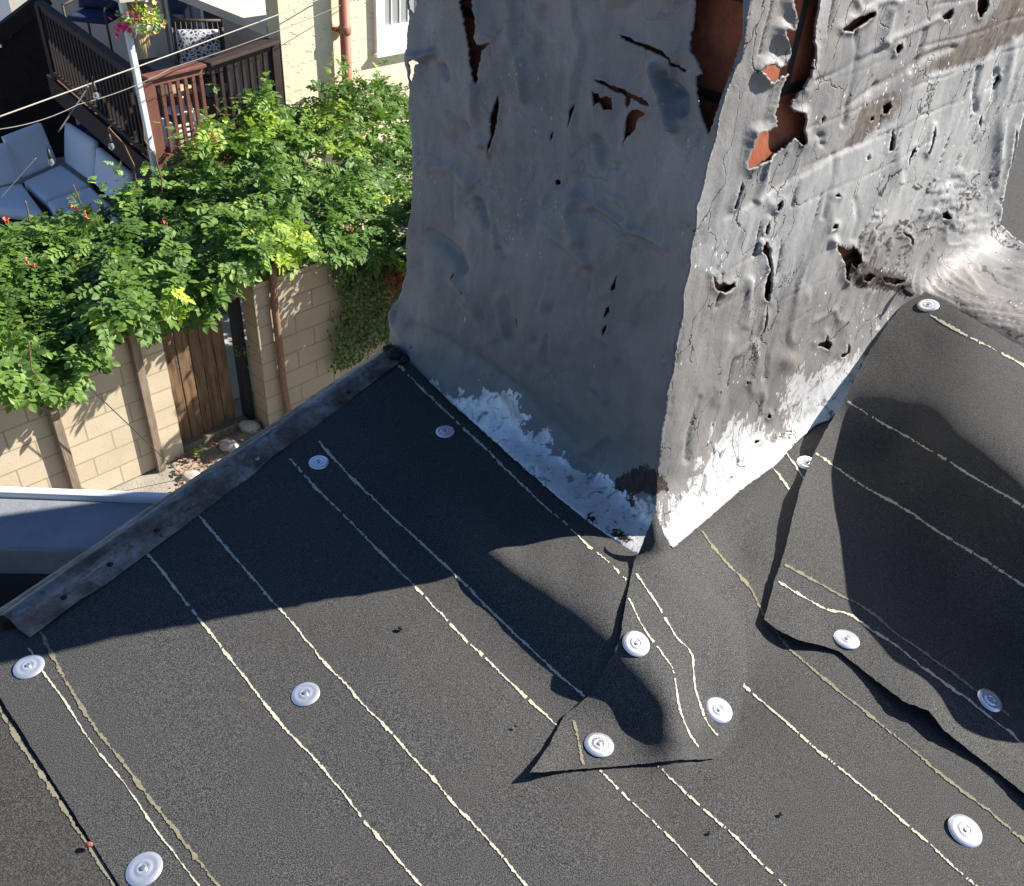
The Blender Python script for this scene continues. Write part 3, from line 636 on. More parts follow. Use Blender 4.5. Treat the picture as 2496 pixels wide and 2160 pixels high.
FOLDL = [(z3([(1270, 1320), (1360, 1370), (1450, 1430), (1580, 1490), (1700, 1570)]), -.008, 9), (z3([(1270, 1290), (1450, 1400), (1700, 1540)]), .007, 16),
  (z3([(535, 540), (515, 700), (510, 820), (560, 900)]), .012, 11), (z3([(360, 720), (430, 770), (500, 820)]), -.009, 9), (z3([(240, 1450), (330, 1530), (420, 1610), (460, 1680)]), -.010, 11), (z3([(300, 760), (350, 850), (380, 870)]), -.007, 7),
  (z3([(1275, 880), (1310, 940), (1325, 1025), (1420, 1035)]), -.010, 12), (z3([(815, 390), (830, 500), (835, 620)]), .008, 10), (z3([(1650, 430), (1680, 540), (1760, 640), (1800, 790)]), .011, 12), (z3([(1700, 480), (1790, 560), (1850, 600), (1850, 700)]), -.009, 12),
  (z3([(970, 60), (960, 180), (930, 320)]), -.006, 14), (z3([(750, 0), (760, 200), (740, 300)]), .006, 16), (z3([(540, 1260), (590, 1350), (620, 1400)]), -.007, 8), (z3([(690, 1550), (715, 1610)]), -.007, 6), (z3([(880, 1330), (960, 1420), (1100, 1520), (1230, 1640)]), .008, 14), (z3([(1150, 1240), (1100, 1340), (1180, 1480)]), .012, 20), (z3([(120, 350), (200, 360), (260, 330)]), .01, 10), (z3([(320, 420), (350, 490)]), -.008, 9), (z3([(230, 1050), (380, 1040), (480, 1160)]), .007, 16),
  (z4([(400, 90), (500, 230), (560, 340), (600, 420)]), .009, 12), (z4([(130, 350), (300, 400), (520, 540), (760, 720), (980, 930), (1180, 1180)]), -.007, 16), (z4([(940, 400), (925, 500), (935, 570)]), -.006, 6), (z4([(1200, 690), (1250, 720), (1270, 760)]), .007, 9), (z4([(1480, 500), (1470, 620), (1440, 740)]), .008, 16), (z4([(700, 250), (720, 330), (700, 420)]), -.006, 14), (z4([(1050, 1100), (1180, 1060), (1260, 980)]), .006, 12)]
FOLDR = [(z5([(1100, 340), (1250, 250), (1420, 180), (1560, 110)]), .007, 7), (z5([(830, 480), (950, 430), (1060, 370), (1240, 290)]), -.006, 7), (z5([(1000, 640), (1130, 560), (1300, 460), (1500, 330), (1640, 280)]), -.007, 8), (z5([(1060, 180), (1075, 300), (1050, 420), (1020, 560), (1000, 700), (985, 740)]), -.010, 6), (z5([(1250, 260), (1240, 240), (1290, 60), (1340, 0)]), .014, 9), (z5([(1200, 500), (1160, 560)]), -.010, 6), (z5([(1480, 180), (1450, 300), (1400, 420)]), -.008, 6), (z5([(1080, 0), (1100, 70), (1200, 20), (1300, 0)]), .009, 8),
  (z5([(1780, 400), (1760, 560), (1770, 660)]), -.010, 6), (z5([(1900, 420), (1880, 600), (1800, 780), (1700, 990)]), -.011, 7), (z5([(2000, 240), (1960, 520), (1920, 740), (1900, 1100)]), .010, 10), (z5([(920, 920), (905, 1040), (870, 1160), (850, 1290)]), -.008, 6), (z5([(700, 1050), (660, 1100)]), .006, 8), (z5([(540, 960), (530, 1080), (480, 1190)]), .012, 9), (z5([(1280, 700), (1290, 900), (1300, 1100)]), .007, 14), (z5([(1040, 1180), (1060, 1300), (1030, 1420)]), -.006, 7),
  (z6([(570, 450), (520, 620), (500, 760)]), -.007, 7), (z6([(300, 560), (250, 760), (230, 900)]), .006, 16), (z6([(120, 880), (60, 1080), (40, 1240)]), -.008, 6), (z6([(420, 200), (410, 430), (400, 460)]), .008, 9)]
DENTS = [(1347, 750, 14, -.006), (1310, 833, 12, -.005), (1265, 890, 12, -.005), (1296, 905, 12, -.005), (1915, 875, 24, .008), (1345, 760, 8, -.004), (1075, 960, 60, .006), (1180, 690, 40, .01), (1460, 240, 90, .012), (1110, 340, 30, -.008), (1500, 400, 25, .01),
         (1660, 280, 25, .01), (1080, 560, 80, -.01), (2320, 440, 14, -.006), (1995, 330, 9, -.006), (2000, 350, 7, -.005), (1255, 520, 60, .008), (1530, 600, 70, .008)]
chim = thing('brick_chimney', 'square brick chimney under torn silver-grey coating that peels to show orange brick', 'chimney', K)
def wrapL(q): return tL(q)
coat(tL, LEFTO + CORNER[::-1], HL, N1, 'L', 5.0, 'coating')
o = coat(tR, CORNER[:-1] + RIGHTO, HR, N2, 'R', 5.0, 'coating')
# brick core -----------------------------------------------------------
def core():
    ins = .016; s1 = .80; s2 = 1.42; top = 2.15
    def P(a, b, z): return K + D*a + E*(b+(.016 if b < .1 else 0)) + np.array([0, 0, z])
    V = []; Fc = []; wc = []
    def face(a, b, u0, u1, flip):
        n = 24; mm = 40; k = len(V)
        for j in range(mm+1):
            for i in range(n+1):
                p = a*(1-i/n) + b*(i/n); z = -.1 + (top+.1)*j/mm; lf = 1-min(1, abs((p-K) @ E - ins - .016)/.3); p = p - E*LEAN*z*lf; p = p + D*(.10*min(1, max(0, ((p-K) @ E)-.55)/.3) if z < .5 else 0)*(abs((p-K) @ D - ins) < .01)
                V.append(tuple(p + np.array([0, 0, z]))); wc.append((u0+(u1-u0)*i/n, z+.06, 0))
        for j in range(mm):
            for i in range(n):
                f = (k+j*(n+1)+i, k+j*(n+1)+i+1, k+(j+1)*(n+1)+i+1, k+(j+1)*(n+1)+i); Fc.append(f[::-1] if flip else f)
    c0 = P(ins, ins, 0); c1 = P(s1, ins, 0); c2 = P(s1, s2, 0); c3 = P(ins, s2, 0)
    face(c0, c1, 0, s1, True); face(c1, c2, 0, s2, True); face(c2, c3, 0, s1, True); face(c3, c0, 0, s2, True)
    k = len(V)
    for c in (c0 - E*LEAN*top, c1 - E*LEAN*top, c2, c3): V.append(tuple(c + np.array([0, 0, top]))); wc.append((0, 0, 0))
    Fc.append((k, k+1, k+2, k+3)[::-1])
    o = obj('brickwork', V, Fc, [BRICK], chim, False)
    at = o.data.attributes.new('wallco', 'FLOAT_VECTOR', 'POINT'); at.data.foreach_set('vector', np.array(wc, np.float32).ravel())
core()
# lumpy tar where the kerb, the chimney and the metal edge meet
def tarblob(name, label, px, z, r, n=3, seed=1, parent=None):
    rs = np.random.RandomState(seed); V = []; Fc = []
    for i in range(n):
        c = onz(px[i][0], px[i][1], z[i]); k = len(V); A = 14; B = 8
        for b in range(B+1):
            for a in range(A):
                t = math.pi*b/B; f = 2*math.pi*a/A
                d = np.array([math.sin(t)*math.cos(f), math.sin(t)*math.sin(f), math.cos(t)*.6])
                rr = r[i]*(1 + .35*fbm(np.array([d*2+rs.rand()*0+i*3.1+seed]), 1.3, 3)[0]); V.append(tuple(c + d*rr))
        for b in range(B):
            for a in range(A): Fc.append((k+b*A+a, k+b*A+(a+1) % A, k+(b+1)*A+(a+1) % A, k+(b+1)*A+a)[::-1])
    o = obj(name, V, Fc, [TARM], parent, True)
    if label: tag(o, label, 'tar')
    return o
tarblob('tar_lump', None, [(2190, 685), (2150, 668), (2215, 712)], [.25, .25, .24], [.028, .025, .016], 3, 4, chim)
tarblob('tar_lump', 'lump of black roof tar where the rusty metal edge meets the chimney', [(962, 862), (948, 852), (985, 875)], [.02, .02, .01], [.02, .018, .015], 3, 9)

# ------------------------------------------------------------------ metal roof edge
def roof_edge():
    A = onz(40, 1535, 0); B = onz(975, 862, 0); L = np.linalg.norm(B-A); t = (B-A)/L; o_ = np.array([-t[1], t[0], 0])   # o_ points away from the roof
    prof = [(-.028, .003), (-.027, .0055), (-.004, .008), (.0, .017), (.006, .022), (.016, .023), (.022, .019), (.024, .012), (.034, .010), (.041, .004), (.043, -.012), (.043, -.075), (.050, -.085), (.047, -.088), (.038, -.078)]
    n = 260; V = []; Fc = []; m = len(prof)
    for i in range(n+1):
        f = i/n; c = A + (B-A)*f
        s = 1.36 - .36*f
        for j, (a, z) in enumerate(prof):
            p = c + o_*(a*s*1.12) + np.array([0, 0, z])
            w = .0025*fbm(np.array([[f*14, j*.7, 1.0]]), 1, 3)[0] + (.006*fbm(np.array([[f*9, 3.0, 5.0]]), 1, 3)[0] if j < 2 else 0)
            V.append(tuple(p + o_*w + np.array([0, 0, w*.6])))
    for i in range(n):
        for j in range(m-1):
            Fc.append((i*m+j, i*m+j+1, (i+1)*m+j+1, (i+1)*m+j)[::-1])
    tr = thing('metal_roof_edge', 'rusty galvanised metal trim running along the left edge of the felt roof', 'roof trim', (A+B)/2)
    to = obj('trim', V, Fc, [RUST], tr, True, solid=.0015); at = to.data.attributes.new('tc', 'FLOAT_VECTOR', 'POINT')
    at.data.foreach_set('vector', np.array([((i//m)/n*L, (i % m)*.012, 0) for i in range(len(V))], np.float32).ravel())
    for f in (.08, .17, .27, .52, .8):
        mb = MB(); c = A + (B-A)*f + o_*(-.012) + np.array([0, 0, .004])
        mb.tube([c, c+np.array([0, 0, .005])], .006, 8); mb.build('nail', NAILM if f == .52 else TARM, tr, True)
roof_edge()

# ------------------------------------------------------------------ caps
def cap_mesh():
    prof = [(0, .0030), (.0035, .0030), (.0042, .0031), (.0055, .0030), (.0062, .0037), (.0085, .0036), (.0098, .0028), (.0125, .0025), (.0150, .0032), (.0172, .0028), (.0195, .0018), (.0212, .0010), (.0214, .0)]
    n = 40; V = [(0, 0, .0042)]; Fc = []
    for r, z in prof[1:]:
        for j in range(n):
            a = 2*math.pi*j/n; V.append((r*math.cos(a), r*math.sin(a), z))
    for j in range(n): Fc.append((0, 1+j, 1+(j+1) % n))
    for i in range(len(prof)-2):
        for j in range(n): a = 1+i*n; Fc.append((a+j, a+n+j, a+n+(j+1) % n, a+(j+1) % n))
    me = bpy.data.meshes.new('cap'); me.from_pydata(V, [], Fc); me.materials.append(CAPM)
    me.polygons.foreach_set('use_smooth', np.ones(len(me.polygons), bool)); return me
def nail_mesh():
    me = bpy.data.meshes.new('nail'); V = []; Fc = []
    for z, r in ((.0038, .0034), (.0052, .0032), (.0055, .0024)):
        for j in range(12): a = 2*math.pi*j/12; V.append((r*math.cos(a), r*math.sin(a), z))
    for i in range(2):
        for j in range(12): Fc.append((i*12+j, i*12+(j+1) % 12, i*12+12+(j+1) % 12, i*12+12+j))
    Fc.append(tuple(24+j for j in range(12))); me.from_pydata(V, [], Fc); me.materials.append(NAILM); return me
capm, nailm = cap_mesh(), nail_mesh()
CAPS = [(1085, 1053, mainfn, 'cap washer nearest the left foot of the chimney, in blue shade', 1.0),
        (777, 1128, mainfn, 'shaded cap washer close to the rusty metal edge', 1.0),
        (71, 1627, mainfn, 'cap washer at the far left, beside the end of the metal edge', 1.12),
        (745, 1693, mainfn, 'sunlit cap washer alone in the middle of the big felt sheet', 1.1),
        (352, 2120, mainfn, 'cap washer at the bottom left beside the lap of two sheets', 1.15),
        (1550, 1570, cenfn, 'cap washer beside the slit below the chimney corner', 1.12),
        (1460, 1817, cenfn, 'cap washer on the curled triangular lower end of the pointed felt piece', 1.13),
        (1751, 1732, cenfn, 'glaring cap washer at the end of two curving chalk lines', 1.12),
        (2062, 1562, rfn, 'glaring cap washer at the lifting lower edge of the right sheet, near its corner', 1.1),
        (2410, 1711, rfn, 'cap washer at the far right, half in the shadow of the bulging sheet', 1.05),
        (2351, 2026, mainfn, 'cap washer in the bottom right corner of the roof', 1.2),
        (2261, 748, rfn, 'cap washer at the top corner of the right sheet, on the kerb', 1.22),
        (1967, 1130, mainfn, 'cap washer half hidden under the edge of the right sheet', 1.12)]
proto = None
for i, (x, y, fn, lab, s) in enumerate(CAPS):
    p = fn([(x, y), (x+12, y), (x, y+12)]); n = np.cross(p[2]-p[0], p[1]-p[0]); n /= np.linalg.norm(n)
    if n[2] < 0: n = -n
    if proto is None:
        c = bpy.data.objects.new('cap_washer', None); d = bpy.data.objects.new('disc', capm); e = bpy.data.objects.new('nail_head', nailm)
        proto = (c, d, e)
    else:
        c = proto[0].copy(); d = proto[1].copy(); e = proto[2].copy()
    for q in (c, d, e): sc.collection.objects.link(q)
    d.parent = c; e.parent = c
    n = n + np.array([random.uniform(-.07, .07), random.uniform(-.07, .07), 0])
    c.rotation_mode = 'QUATERNION'; c.rotation_quaternion = Vector(n).to_track_quat('Z', 'Y')
    c.location = tuple(p[0] + n*.0012); c.scale = (s*1.04,)*3
    tag(c, lab, 'washer', 'round metal cap washers nailed to the felt')
PEB = [(977, 1533, .006, 'black bit of grit on the felt below the long shadow'), (1258, 1771, .0035, 'tiny black grit left of the curled felt corner'), (1904, 1985, .004, 'small black grit near the bottom right'),
       (1730, 2030, .0035, 'small black grit low on the felt between two chalk lines'), (218, 2060, .006, 'reddish crumb on the broad tan line at the bottom left')]
for i, (x, y, r, lab) in enumerate(PEB):
    bm = bmesh.new(); bmesh.ops.create_icosphere(bm, subdivisions=2, radius=1)
    V = np.array([tuple(v.co) for v in bm.verts]); Fc = [[v.index for v in f.verts] for f in bm.faces]; bm.free()
    V = V*(1 + .3*fbm(V+i, 1.6, 2))[:, None]*[r, r*.7, r*.55]; c = onz(x, y, .004)
    o = obj('grit', V + c + [0, 0, r*.3], Fc, [TARM if i < 4 else noisy('red_crumb', (.35, .1, .06), (.2, .08, .05), 100)], None, True)
    tag(o, lab, 'grit', 'bits of grit on the felt')

# ================================================================== THE YARD BELOW (metres: u along the block wall, v away behind it)
GZ = -4.5
G0 = onz(450, 1110, GZ); UW = dirh(49); VW = dirh(139)
def B_(u, v, z): return G0 + UW*u + VW*v + np.array([0, 0, z - G0[2]])
def atv(x, y, v): return onplane([(x, y)], B_(0, v, 0), VW)[0]
def atu(x, y, u): return onplane([(x, y)], B_(u, 0, 0), UW)[0]
def uvz(P): return np.array([(P-G0) @ UW, (P-G0) @ VW, P[2]])
def sheetgrid(name, m, z, u0, u1, v0, v1, kind='structure', label=None, n=24):
    V = [B_(u0+(u1-u0)*i/n, v0+(v1-v0)*j/n, z) for j in range(n+1) for i in range(n+1)]
    Fc = [(j*(n+1)+i, j*(n+1)+i+1, (j+1)*(n+1)+i+1, (j+1)*(n+1)+i) for j in range(n) for i in range(n)]
    o = obj(name, V, Fc, m, None, False); tag(o, label, None, None, kind); return o
CONC = noisy('yard_concrete', (.3, .27, .23), (.42, .39, .34), 4, .9, .01, 40)
sheetgrid('ground', CONC, GZ-.01, -60, 60, -60, 60)
sheetgrid('patio', noisy('bounce_paving', (.42, .41, .39), (.5, .49, .46), 5, .85, .006, 30), GZ, -8, 3.1, .5, 14)  # paving kept pale to bounce light onto the shaded sofa

# materials of the yard
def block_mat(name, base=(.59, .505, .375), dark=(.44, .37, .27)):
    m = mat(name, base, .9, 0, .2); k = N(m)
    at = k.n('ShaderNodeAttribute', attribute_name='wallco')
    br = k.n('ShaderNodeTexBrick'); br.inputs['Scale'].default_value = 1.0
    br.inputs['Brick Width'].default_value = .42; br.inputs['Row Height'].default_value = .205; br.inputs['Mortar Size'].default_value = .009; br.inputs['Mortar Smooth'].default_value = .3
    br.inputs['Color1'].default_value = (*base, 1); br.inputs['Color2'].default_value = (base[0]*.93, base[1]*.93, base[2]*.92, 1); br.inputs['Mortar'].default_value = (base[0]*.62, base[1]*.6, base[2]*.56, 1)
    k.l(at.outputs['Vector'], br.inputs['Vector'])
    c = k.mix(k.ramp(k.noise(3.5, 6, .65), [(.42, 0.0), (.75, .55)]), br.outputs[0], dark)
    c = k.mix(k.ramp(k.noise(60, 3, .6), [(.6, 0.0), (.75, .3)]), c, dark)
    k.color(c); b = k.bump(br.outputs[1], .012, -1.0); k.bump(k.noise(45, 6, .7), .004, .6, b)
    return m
BLOCK = block_mat('cream_block')
WOODG = noisy('grey_wood', (.17, .13, .095), (.33, .26, .195), 7, .85, .004, 30, stretch=(6, 6, .8))
PLANK = noisy('brown_plank', (.06, .038, .022), (.25, .155, .085), 5, .8, .006, 30, stretch=(5, 5, .7))
DKWOOD = noisy('dark_old_wood', (.035, .025, .018), (.075, .055, .04), 6, .85, .004, 30, stretch=(5, 5, .8))
RAILM = noisy('brown_rail_paint', (.13, .052, .038), (.2, .085, .062), 12, .6, .002, 60)
RAILD = noisy('dark_rail', (.022, .014, .013), (.045, .028, .024), 9, .75, .002, 60)  # darker rail colour, also on the fence, side fascia and supports
BLK = noisy('shade_black', (.012, .012, .014), (.02, .02, .022), 10, .6)  # near-black that stands in for shade in gaps
WHITE = noisy('white_paint', (.78, .78, .77), (.86, .86, .84), 6, .5)
def wbox(name, u0, u1, v0, v1, z0, z1, m, parent=None, wobble=0, n=1):
    """box with wall coordinates for the block pattern"""
    V = []; Fc = []; wc = []
    def quad(a, b, c, d, ca, cb, cc, cd_):
        k = len(V); V.extend([a, b, c, d]); wc.extend([ca, cb, cc, cd_]); Fc.append((k, k+1, k+2, k+3))
    P = B_
    quad(P(u0, v0, z0), P(u1, v0, z0), P(u1, v0, z1), P(u0, v0, z1), (u0, z0-GZ, 0), (u1, z0-GZ, 0), (u1, z1-GZ, 0), (u0, z1-GZ, 0))
    quad(P(u1, v1, z0), P(u0, v1, z0), P(u0, v1, z1), P(u1, v1, z1), (u1, z0-GZ, 0), (u0, z0-GZ, 0), (u0, z1-GZ, 0), (u1, z1-GZ, 0))
    quad(P(u0, v1, z0), P(u0, v0, z0), P(u0, v0, z1), P(u0, v1, z1), (v1, z0-GZ, 0), (v0, z0-GZ, 0), (v0, z1-GZ, 0), (v1, z1-GZ, 0))
    quad(P(u1, v0, z0), P(u1, v1, z0), P(u1, v1, z1), P(u1, v0, z1), (v0, z0-GZ, 0), (v1, z0-GZ, 0), (v1, z1-GZ, 0), (v0, z1-GZ, 0))
    quad(P(u0, v0, z1), P(u1, v0, z1), P(u1, v1, z1), P(u0, v1, z1), (u0, .1, 0), (u1, .1, 0), (u1, .15, 0), (u0, .15, 0))
    o = obj(name, V, Fc, m, parent, False)
    at = o.data.attributes.new('wallco', 'FLOAT_VECTOR', 'POINT'); at.data.foreach_set('vector', np.array(wc, np.float32).ravel())
    return o
WT = -2.86
# left block wall, right block wall, lintel, gate ---------------------
t = thing('block_wall', 'cream concrete block wall in sunlight left of the plank gate', 'wall', B_(-2, 0, GZ))
wbox('wall', -7, 0, 0, .2, GZ, WT, BLOCK, t)
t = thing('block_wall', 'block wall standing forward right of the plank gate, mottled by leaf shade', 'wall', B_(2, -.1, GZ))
wbox('wall', .84, 4.2, -.22, 0, GZ, WT+.05, block_mat('block_shade', (.42, .36, .27), (.33, .28, .2)), t)  # darker copy of the block colour, with some of the shade painted in
t = thing('gate_lintel', 'concrete lintel bridging the two block walls above the plank gate', 'lintel', B_(.4, 0, WT))
MB().box(B_, (-.02, -.02, -3.0), (.86, .2, WT+.01)).build('beam', noisy('lintel_concrete', (.4, .36, .28), (.5, .45, .36), 8, .9, .004), t)
gt = thing('plank_gate', 'old brown plank gate with dark top rail set between the block walls', 'gate', B_(.35, .1, GZ))
gx = 0.03
for i in range(5):
    w = .125 + .012*math.sin(i*2.3); mb = MB().box(B_, (gx, .09+.006*math.sin(i*5), GZ+.08), (gx+w-.008, .115+.006*math.sin(i*5), -3.16+.01*math.cos(i))); gx += w
    mb.build('plank', PLANK, gt, bevel=.004)
MB().box(B_, (.02, .045, -3.17), (.70, .115, -3.03)).build('top_rail', DKWOOD, gt, bevel=.004)
MB().box(B_, (.02, .03, GZ), (.75, .12, GZ+.075)).build('threshold', WOODG, gt, bevel=.004)
MB().box(B_, (.755, .02, GZ), (.83, .14, -3.02)).build('dark_gap_strip', BLK, gt)  # black strip painted in for the dark gap beside the gate
# wooden posts ---------------------------------------------------------
def post(px0, px1, w, label, d=.07, m=WOODG, v=-.045):
    a = uvz(atv(*px0, v)); u = a[0]
    t = MB(); t.box(B_, (u-w/2, v-d/2, GZ), (u+w/2, v+d/2, a[2])); o = t.build('wooden_post', m, None, bevel=.005)
    tag(o, label, 'post', 'wooden posts against the block wall')
post((100, 905), 0, .075, 'weathered wooden post at the far left of the cream block wall')
post((315, 790), 0, .075, 'weathered wooden post on the cream wall next to the plank gate')
def trunk(pts, r, name='stem', m=None, parent=None): 
    P = []
    for i in range(len(pts)-1):
        for k in range(6):
            f = k/6; p = np.array(pts[i])*(1-f)+np.array(pts[i+1])*f; P.append(p + np.array([1, 1, .3])*.012*fbm(np.array([p*4]), 1, 2)[0])
    P.append(np.array(pts[-1])); return MB().tube(P, r, 8).build(name, m, parent, True)
STEM = noisy('vine_bark', (.16, .085, .05), (.3, .18, .11), 25, .9, .006, 60, stretch=(3, 3, 1))
# debris at the foot of the gate ---------------------------------------
rs = np.random.RandomState(5)
ROCK = noisy('pale_rubble', (.5, .45, .38), (.68, .62, .54), 12, .9, .006, 60)
def rock(c, r, label=None, sq=.6, m=ROCK, seed=0, name='rubble_stone', group='rubble stones by the gate', cat='stone'):
    bm = bmesh.new(); bmesh.ops.create_icosphere(bm, subdivisions=3, radius=1)
    V = np.array([tuple(v.co) for v in bm.verts]); Fc = [[v.index for v in f.verts] for f in bm.faces]; bm.free()
    V = V*(1 + .38*fbm(V+seed*3.7, 1.1, 3))[:, None]*[r, r*.75, r*sq]
    o = obj(name, V + np.array(c), Fc, m, None, True); tag(o, label, cat, group)
for i, (x, y, r, lab) in enumerate([(560, 1092, .10, 'pale rubble stone half under the leaves before the gate'), (610, 1045, .11, 'largest pale rubble stone right of the gate'), (645, 1020, .07, 'small rubble stone near the black gate post'), (470, 1165, .1, 'pale stone below the small green weed'), (545, 1135, .09, 'pale rubble stone nearest the metal roof edge')]):
    P = onz(x, y, GZ); rock(P + [0, 0, r*.2], r, lab, seed=i+1)
LIT = noisy('dead_leaf', (.26, .13, .085), (.5, .34, .25), 30, .85)
V = []; Fc = []
for i in range(260):
    x = rs.uniform(430, 640); y = 1150 - (x-430)*.62 + rs.normal()*26; P = onz(x, y, GZ) + [0, 0, rs.uniform(.005, .05)]
    a = rs.uniform(0, 6.28); s = rs.uniform(.015, .04); d = np.array([math.cos(a), math.sin(a), rs.uniform(-.4, .4)])*s; e = np.array([-math.sin(a), math.cos(a), rs.uniform(-.5, .5)])*s*.5
    k = len(V); V += [P-d, P+e, P+d, P-e]; Fc.append((k, k+1, k+2, k+3))
tag(obj('leaf_litter', V, Fc, LIT, None, False), 'dry reddish leaves heaped on the ground before the gate', 'leaf litter', None, 'stuff')

# ------------------------------------------------------------------ leaves
def leaf_mat(name='vine_leaf'):
    m = mat(name, (.06, .12, .03), .5, 0, .4); k = N(m)
    tn = k.attr('tint')
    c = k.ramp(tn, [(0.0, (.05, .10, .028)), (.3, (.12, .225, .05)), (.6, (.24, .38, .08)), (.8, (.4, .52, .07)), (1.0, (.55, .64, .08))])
    c = k.mix(k.ramp(k.noise(30, 3, .6), [(.4, 0.0), (.8, .3)]), c, (.03, .07, .02)); k.color(c)
    k.bump(k.noise(90, 3, .6), .002, .5)
    tr = k.n('ShaderNodeBsdfTranslucent'); mx = k.n('ShaderNodeMixShader'); mx.inputs[0].default_value = .28
    k.l(k.mix(1.0, c, (1.5, 1.6, .8), 'MULTIPLY'), tr.inputs[0]); out = k.t.nodes['Material Output']
    k.l(k.b.outputs[0], mx.inputs[1]); k.l(tr.outputs[0], mx.inputs[2]); k.l(mx.outputs[0], out.inputs[0])
    return m
LEAF = leaf_mat()
# one leaflet: base, tip, two side points each side, a sunken midrib
LB = np.array([(0, 0, 0), (.28, .2, .05), (.62, .19, .05), (1, 0, -.08), (.62, -.19, .05), (.28, -.2, .05), (.3, 0, 0), (.64, 0, -.01)])
LFc = [(0, 6, 1), (6, 7, 2, 1), (7, 3, 2), (0, 5, 6), (6, 5, 4, 7), (7, 4, 3)]
class Leaves:
    def __init__(s): s.V = []; s.F = []; s.t = []; s.n = 0
    def leaflet(s, p, d, up, size, tint):
        d = d/np.linalg.norm(d); x = np.cross(up, d); nx = np.linalg.norm(x)
        if nx < 1e-3: return
        x /= nx; u = np.cross(d, x)
        V = p + (LB[:, :1]*d + LB[:, 1:2]*x*1.5 + LB[:, 2:]*u)*size
        s.V.append(V); s.F += [tuple(i+s.n for i in f) for f in LFc]; s.t += [tint]*8; s.n += 8
    def pinnate(s, p, d, up, size, tint, rs, pairs=4):
        d = d/np.linalg.norm(d); x = np.cross(up, d); x /= np.linalg.norm(x)+1e-9; u = np.cross(d, x); L = size*2.0
        for i in range(pairs):
            f = (i+.7)/(pairs+.5); q = p + d*L*f - np.array([0, 0, 1])*L*.10*f*f
            for sg in (-1, 1):
                dd = x*sg + d*.55 + u*rs.uniform(-.3, .25); s.leaflet(q, dd, u + x*sg*.25 + rs.normal(size=3)*.12, size*rs.uniform(.8, 1.1), np.clip(tint+rs.normal()*.05, 0, 1))
        s.leaflet(p + d*L*.97 - np.array([0, 0, 1])*L*.10, d, u, size*1.1, tint)
    def build(s, name, m, parent=None): 
        return obj(name, np.concatenate(s.V), s.F, m, parent, False, attrs={'tint': s.t})
VTOP = np.array([(-260, 590), (0, 552), (60, 545), (120, 530), (160, 505), (200, 520), (250, 500), (290, 470), (330, 455), (380, 430), (430, 400), (470, 350), (500, 330), (520, 262), (545, 300), (580, 320), (600, 270), (625, 215), (650, 205), (668, 235), (690, 250), (720, 245), (760, 235), (790, 205), (820, 180), (850, 165), (880, 185), (900, 180), (930, 200), (960, 205), (1010, 230), (1200, 250)], float)
VBOT = np.array([(-260, 1060), (0, 965), (60, 975), (105, 975), (140, 965), (172, 955), (185, 900), (215, 905), (235, 845), (262, 790), (300, 775), (330, 805), (385, 830), (400, 770), (430, 745), (470, 800), (500, 775), (540, 720), (565, 690), (590, 655), (640, 640), (700, 650), (760, 640), (820, 640), (900, 650), (960, 660), (1010, 650), (1200, 560)], float)
def vt(x): return np.interp(x, VTOP[:, 0], VTOP[:, 1])
def vb(x): return np.interp(x, VBOT[:, 0], VBOT[:, 1]) - 28
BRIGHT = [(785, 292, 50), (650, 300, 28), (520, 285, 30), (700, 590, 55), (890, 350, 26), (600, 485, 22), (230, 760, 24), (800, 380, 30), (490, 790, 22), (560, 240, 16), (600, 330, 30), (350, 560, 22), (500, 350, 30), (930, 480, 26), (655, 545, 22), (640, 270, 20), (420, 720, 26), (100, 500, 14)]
vine = thing('trumpet_vine', 'dense green trumpet vine sprawling over the top of the block wall', 'vine', B_(.5, .6, WT))
rs = np.random.RandomState(21); L = Leaves(); cnt = 0
def vdepth(x, f):
    back = np.interp(x, [-200, 300, 500, 650, 1000], [1.3, 1.5, 1.75, 1.95, 2.0]); return -.5 + (back+.5)*f**1.15
while cnt < 6400:
    x = rs.uniform(-240, 1150); t_, b_ = vt(x), vb(x); y = rs.uniform(t_, b_); f = (b_-y)/(b_-t_)
    lay = rs.rand()**2.0                               # deeper leaves fill behind the outer ones
    P = atv(x, y, min(vdepth(x, f) + lay*.45, 2.42)) 
    P = P + rs.normal(size=3)*.03
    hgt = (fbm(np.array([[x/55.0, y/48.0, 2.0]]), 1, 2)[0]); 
    if hgt < -.42 and rs.rand() < .8: cnt += .3; continue
    P = P + (CAM-P)/np.linalg.norm(CAM-P)*.14*hgt
    d = np.array([rs.normal()*.8, rs.normal()*.8 - .35, -.15 + rs.normal()*.35]); d += -VW*.5
    if f < .18: d += np.array([0, 0, -.45])
    up = np.array([0, 0, 1.0]) + rs.normal(size=3)*.42 - VW*.35*(1-f)
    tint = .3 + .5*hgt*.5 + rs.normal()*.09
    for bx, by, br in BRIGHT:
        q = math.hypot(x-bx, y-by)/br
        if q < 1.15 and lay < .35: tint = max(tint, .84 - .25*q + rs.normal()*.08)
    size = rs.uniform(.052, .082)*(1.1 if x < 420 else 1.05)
    L.pinnate(P, d, up, size, float(np.clip(tint, 0, 1)), rs, rs.randint(3, 5)); cnt += 1
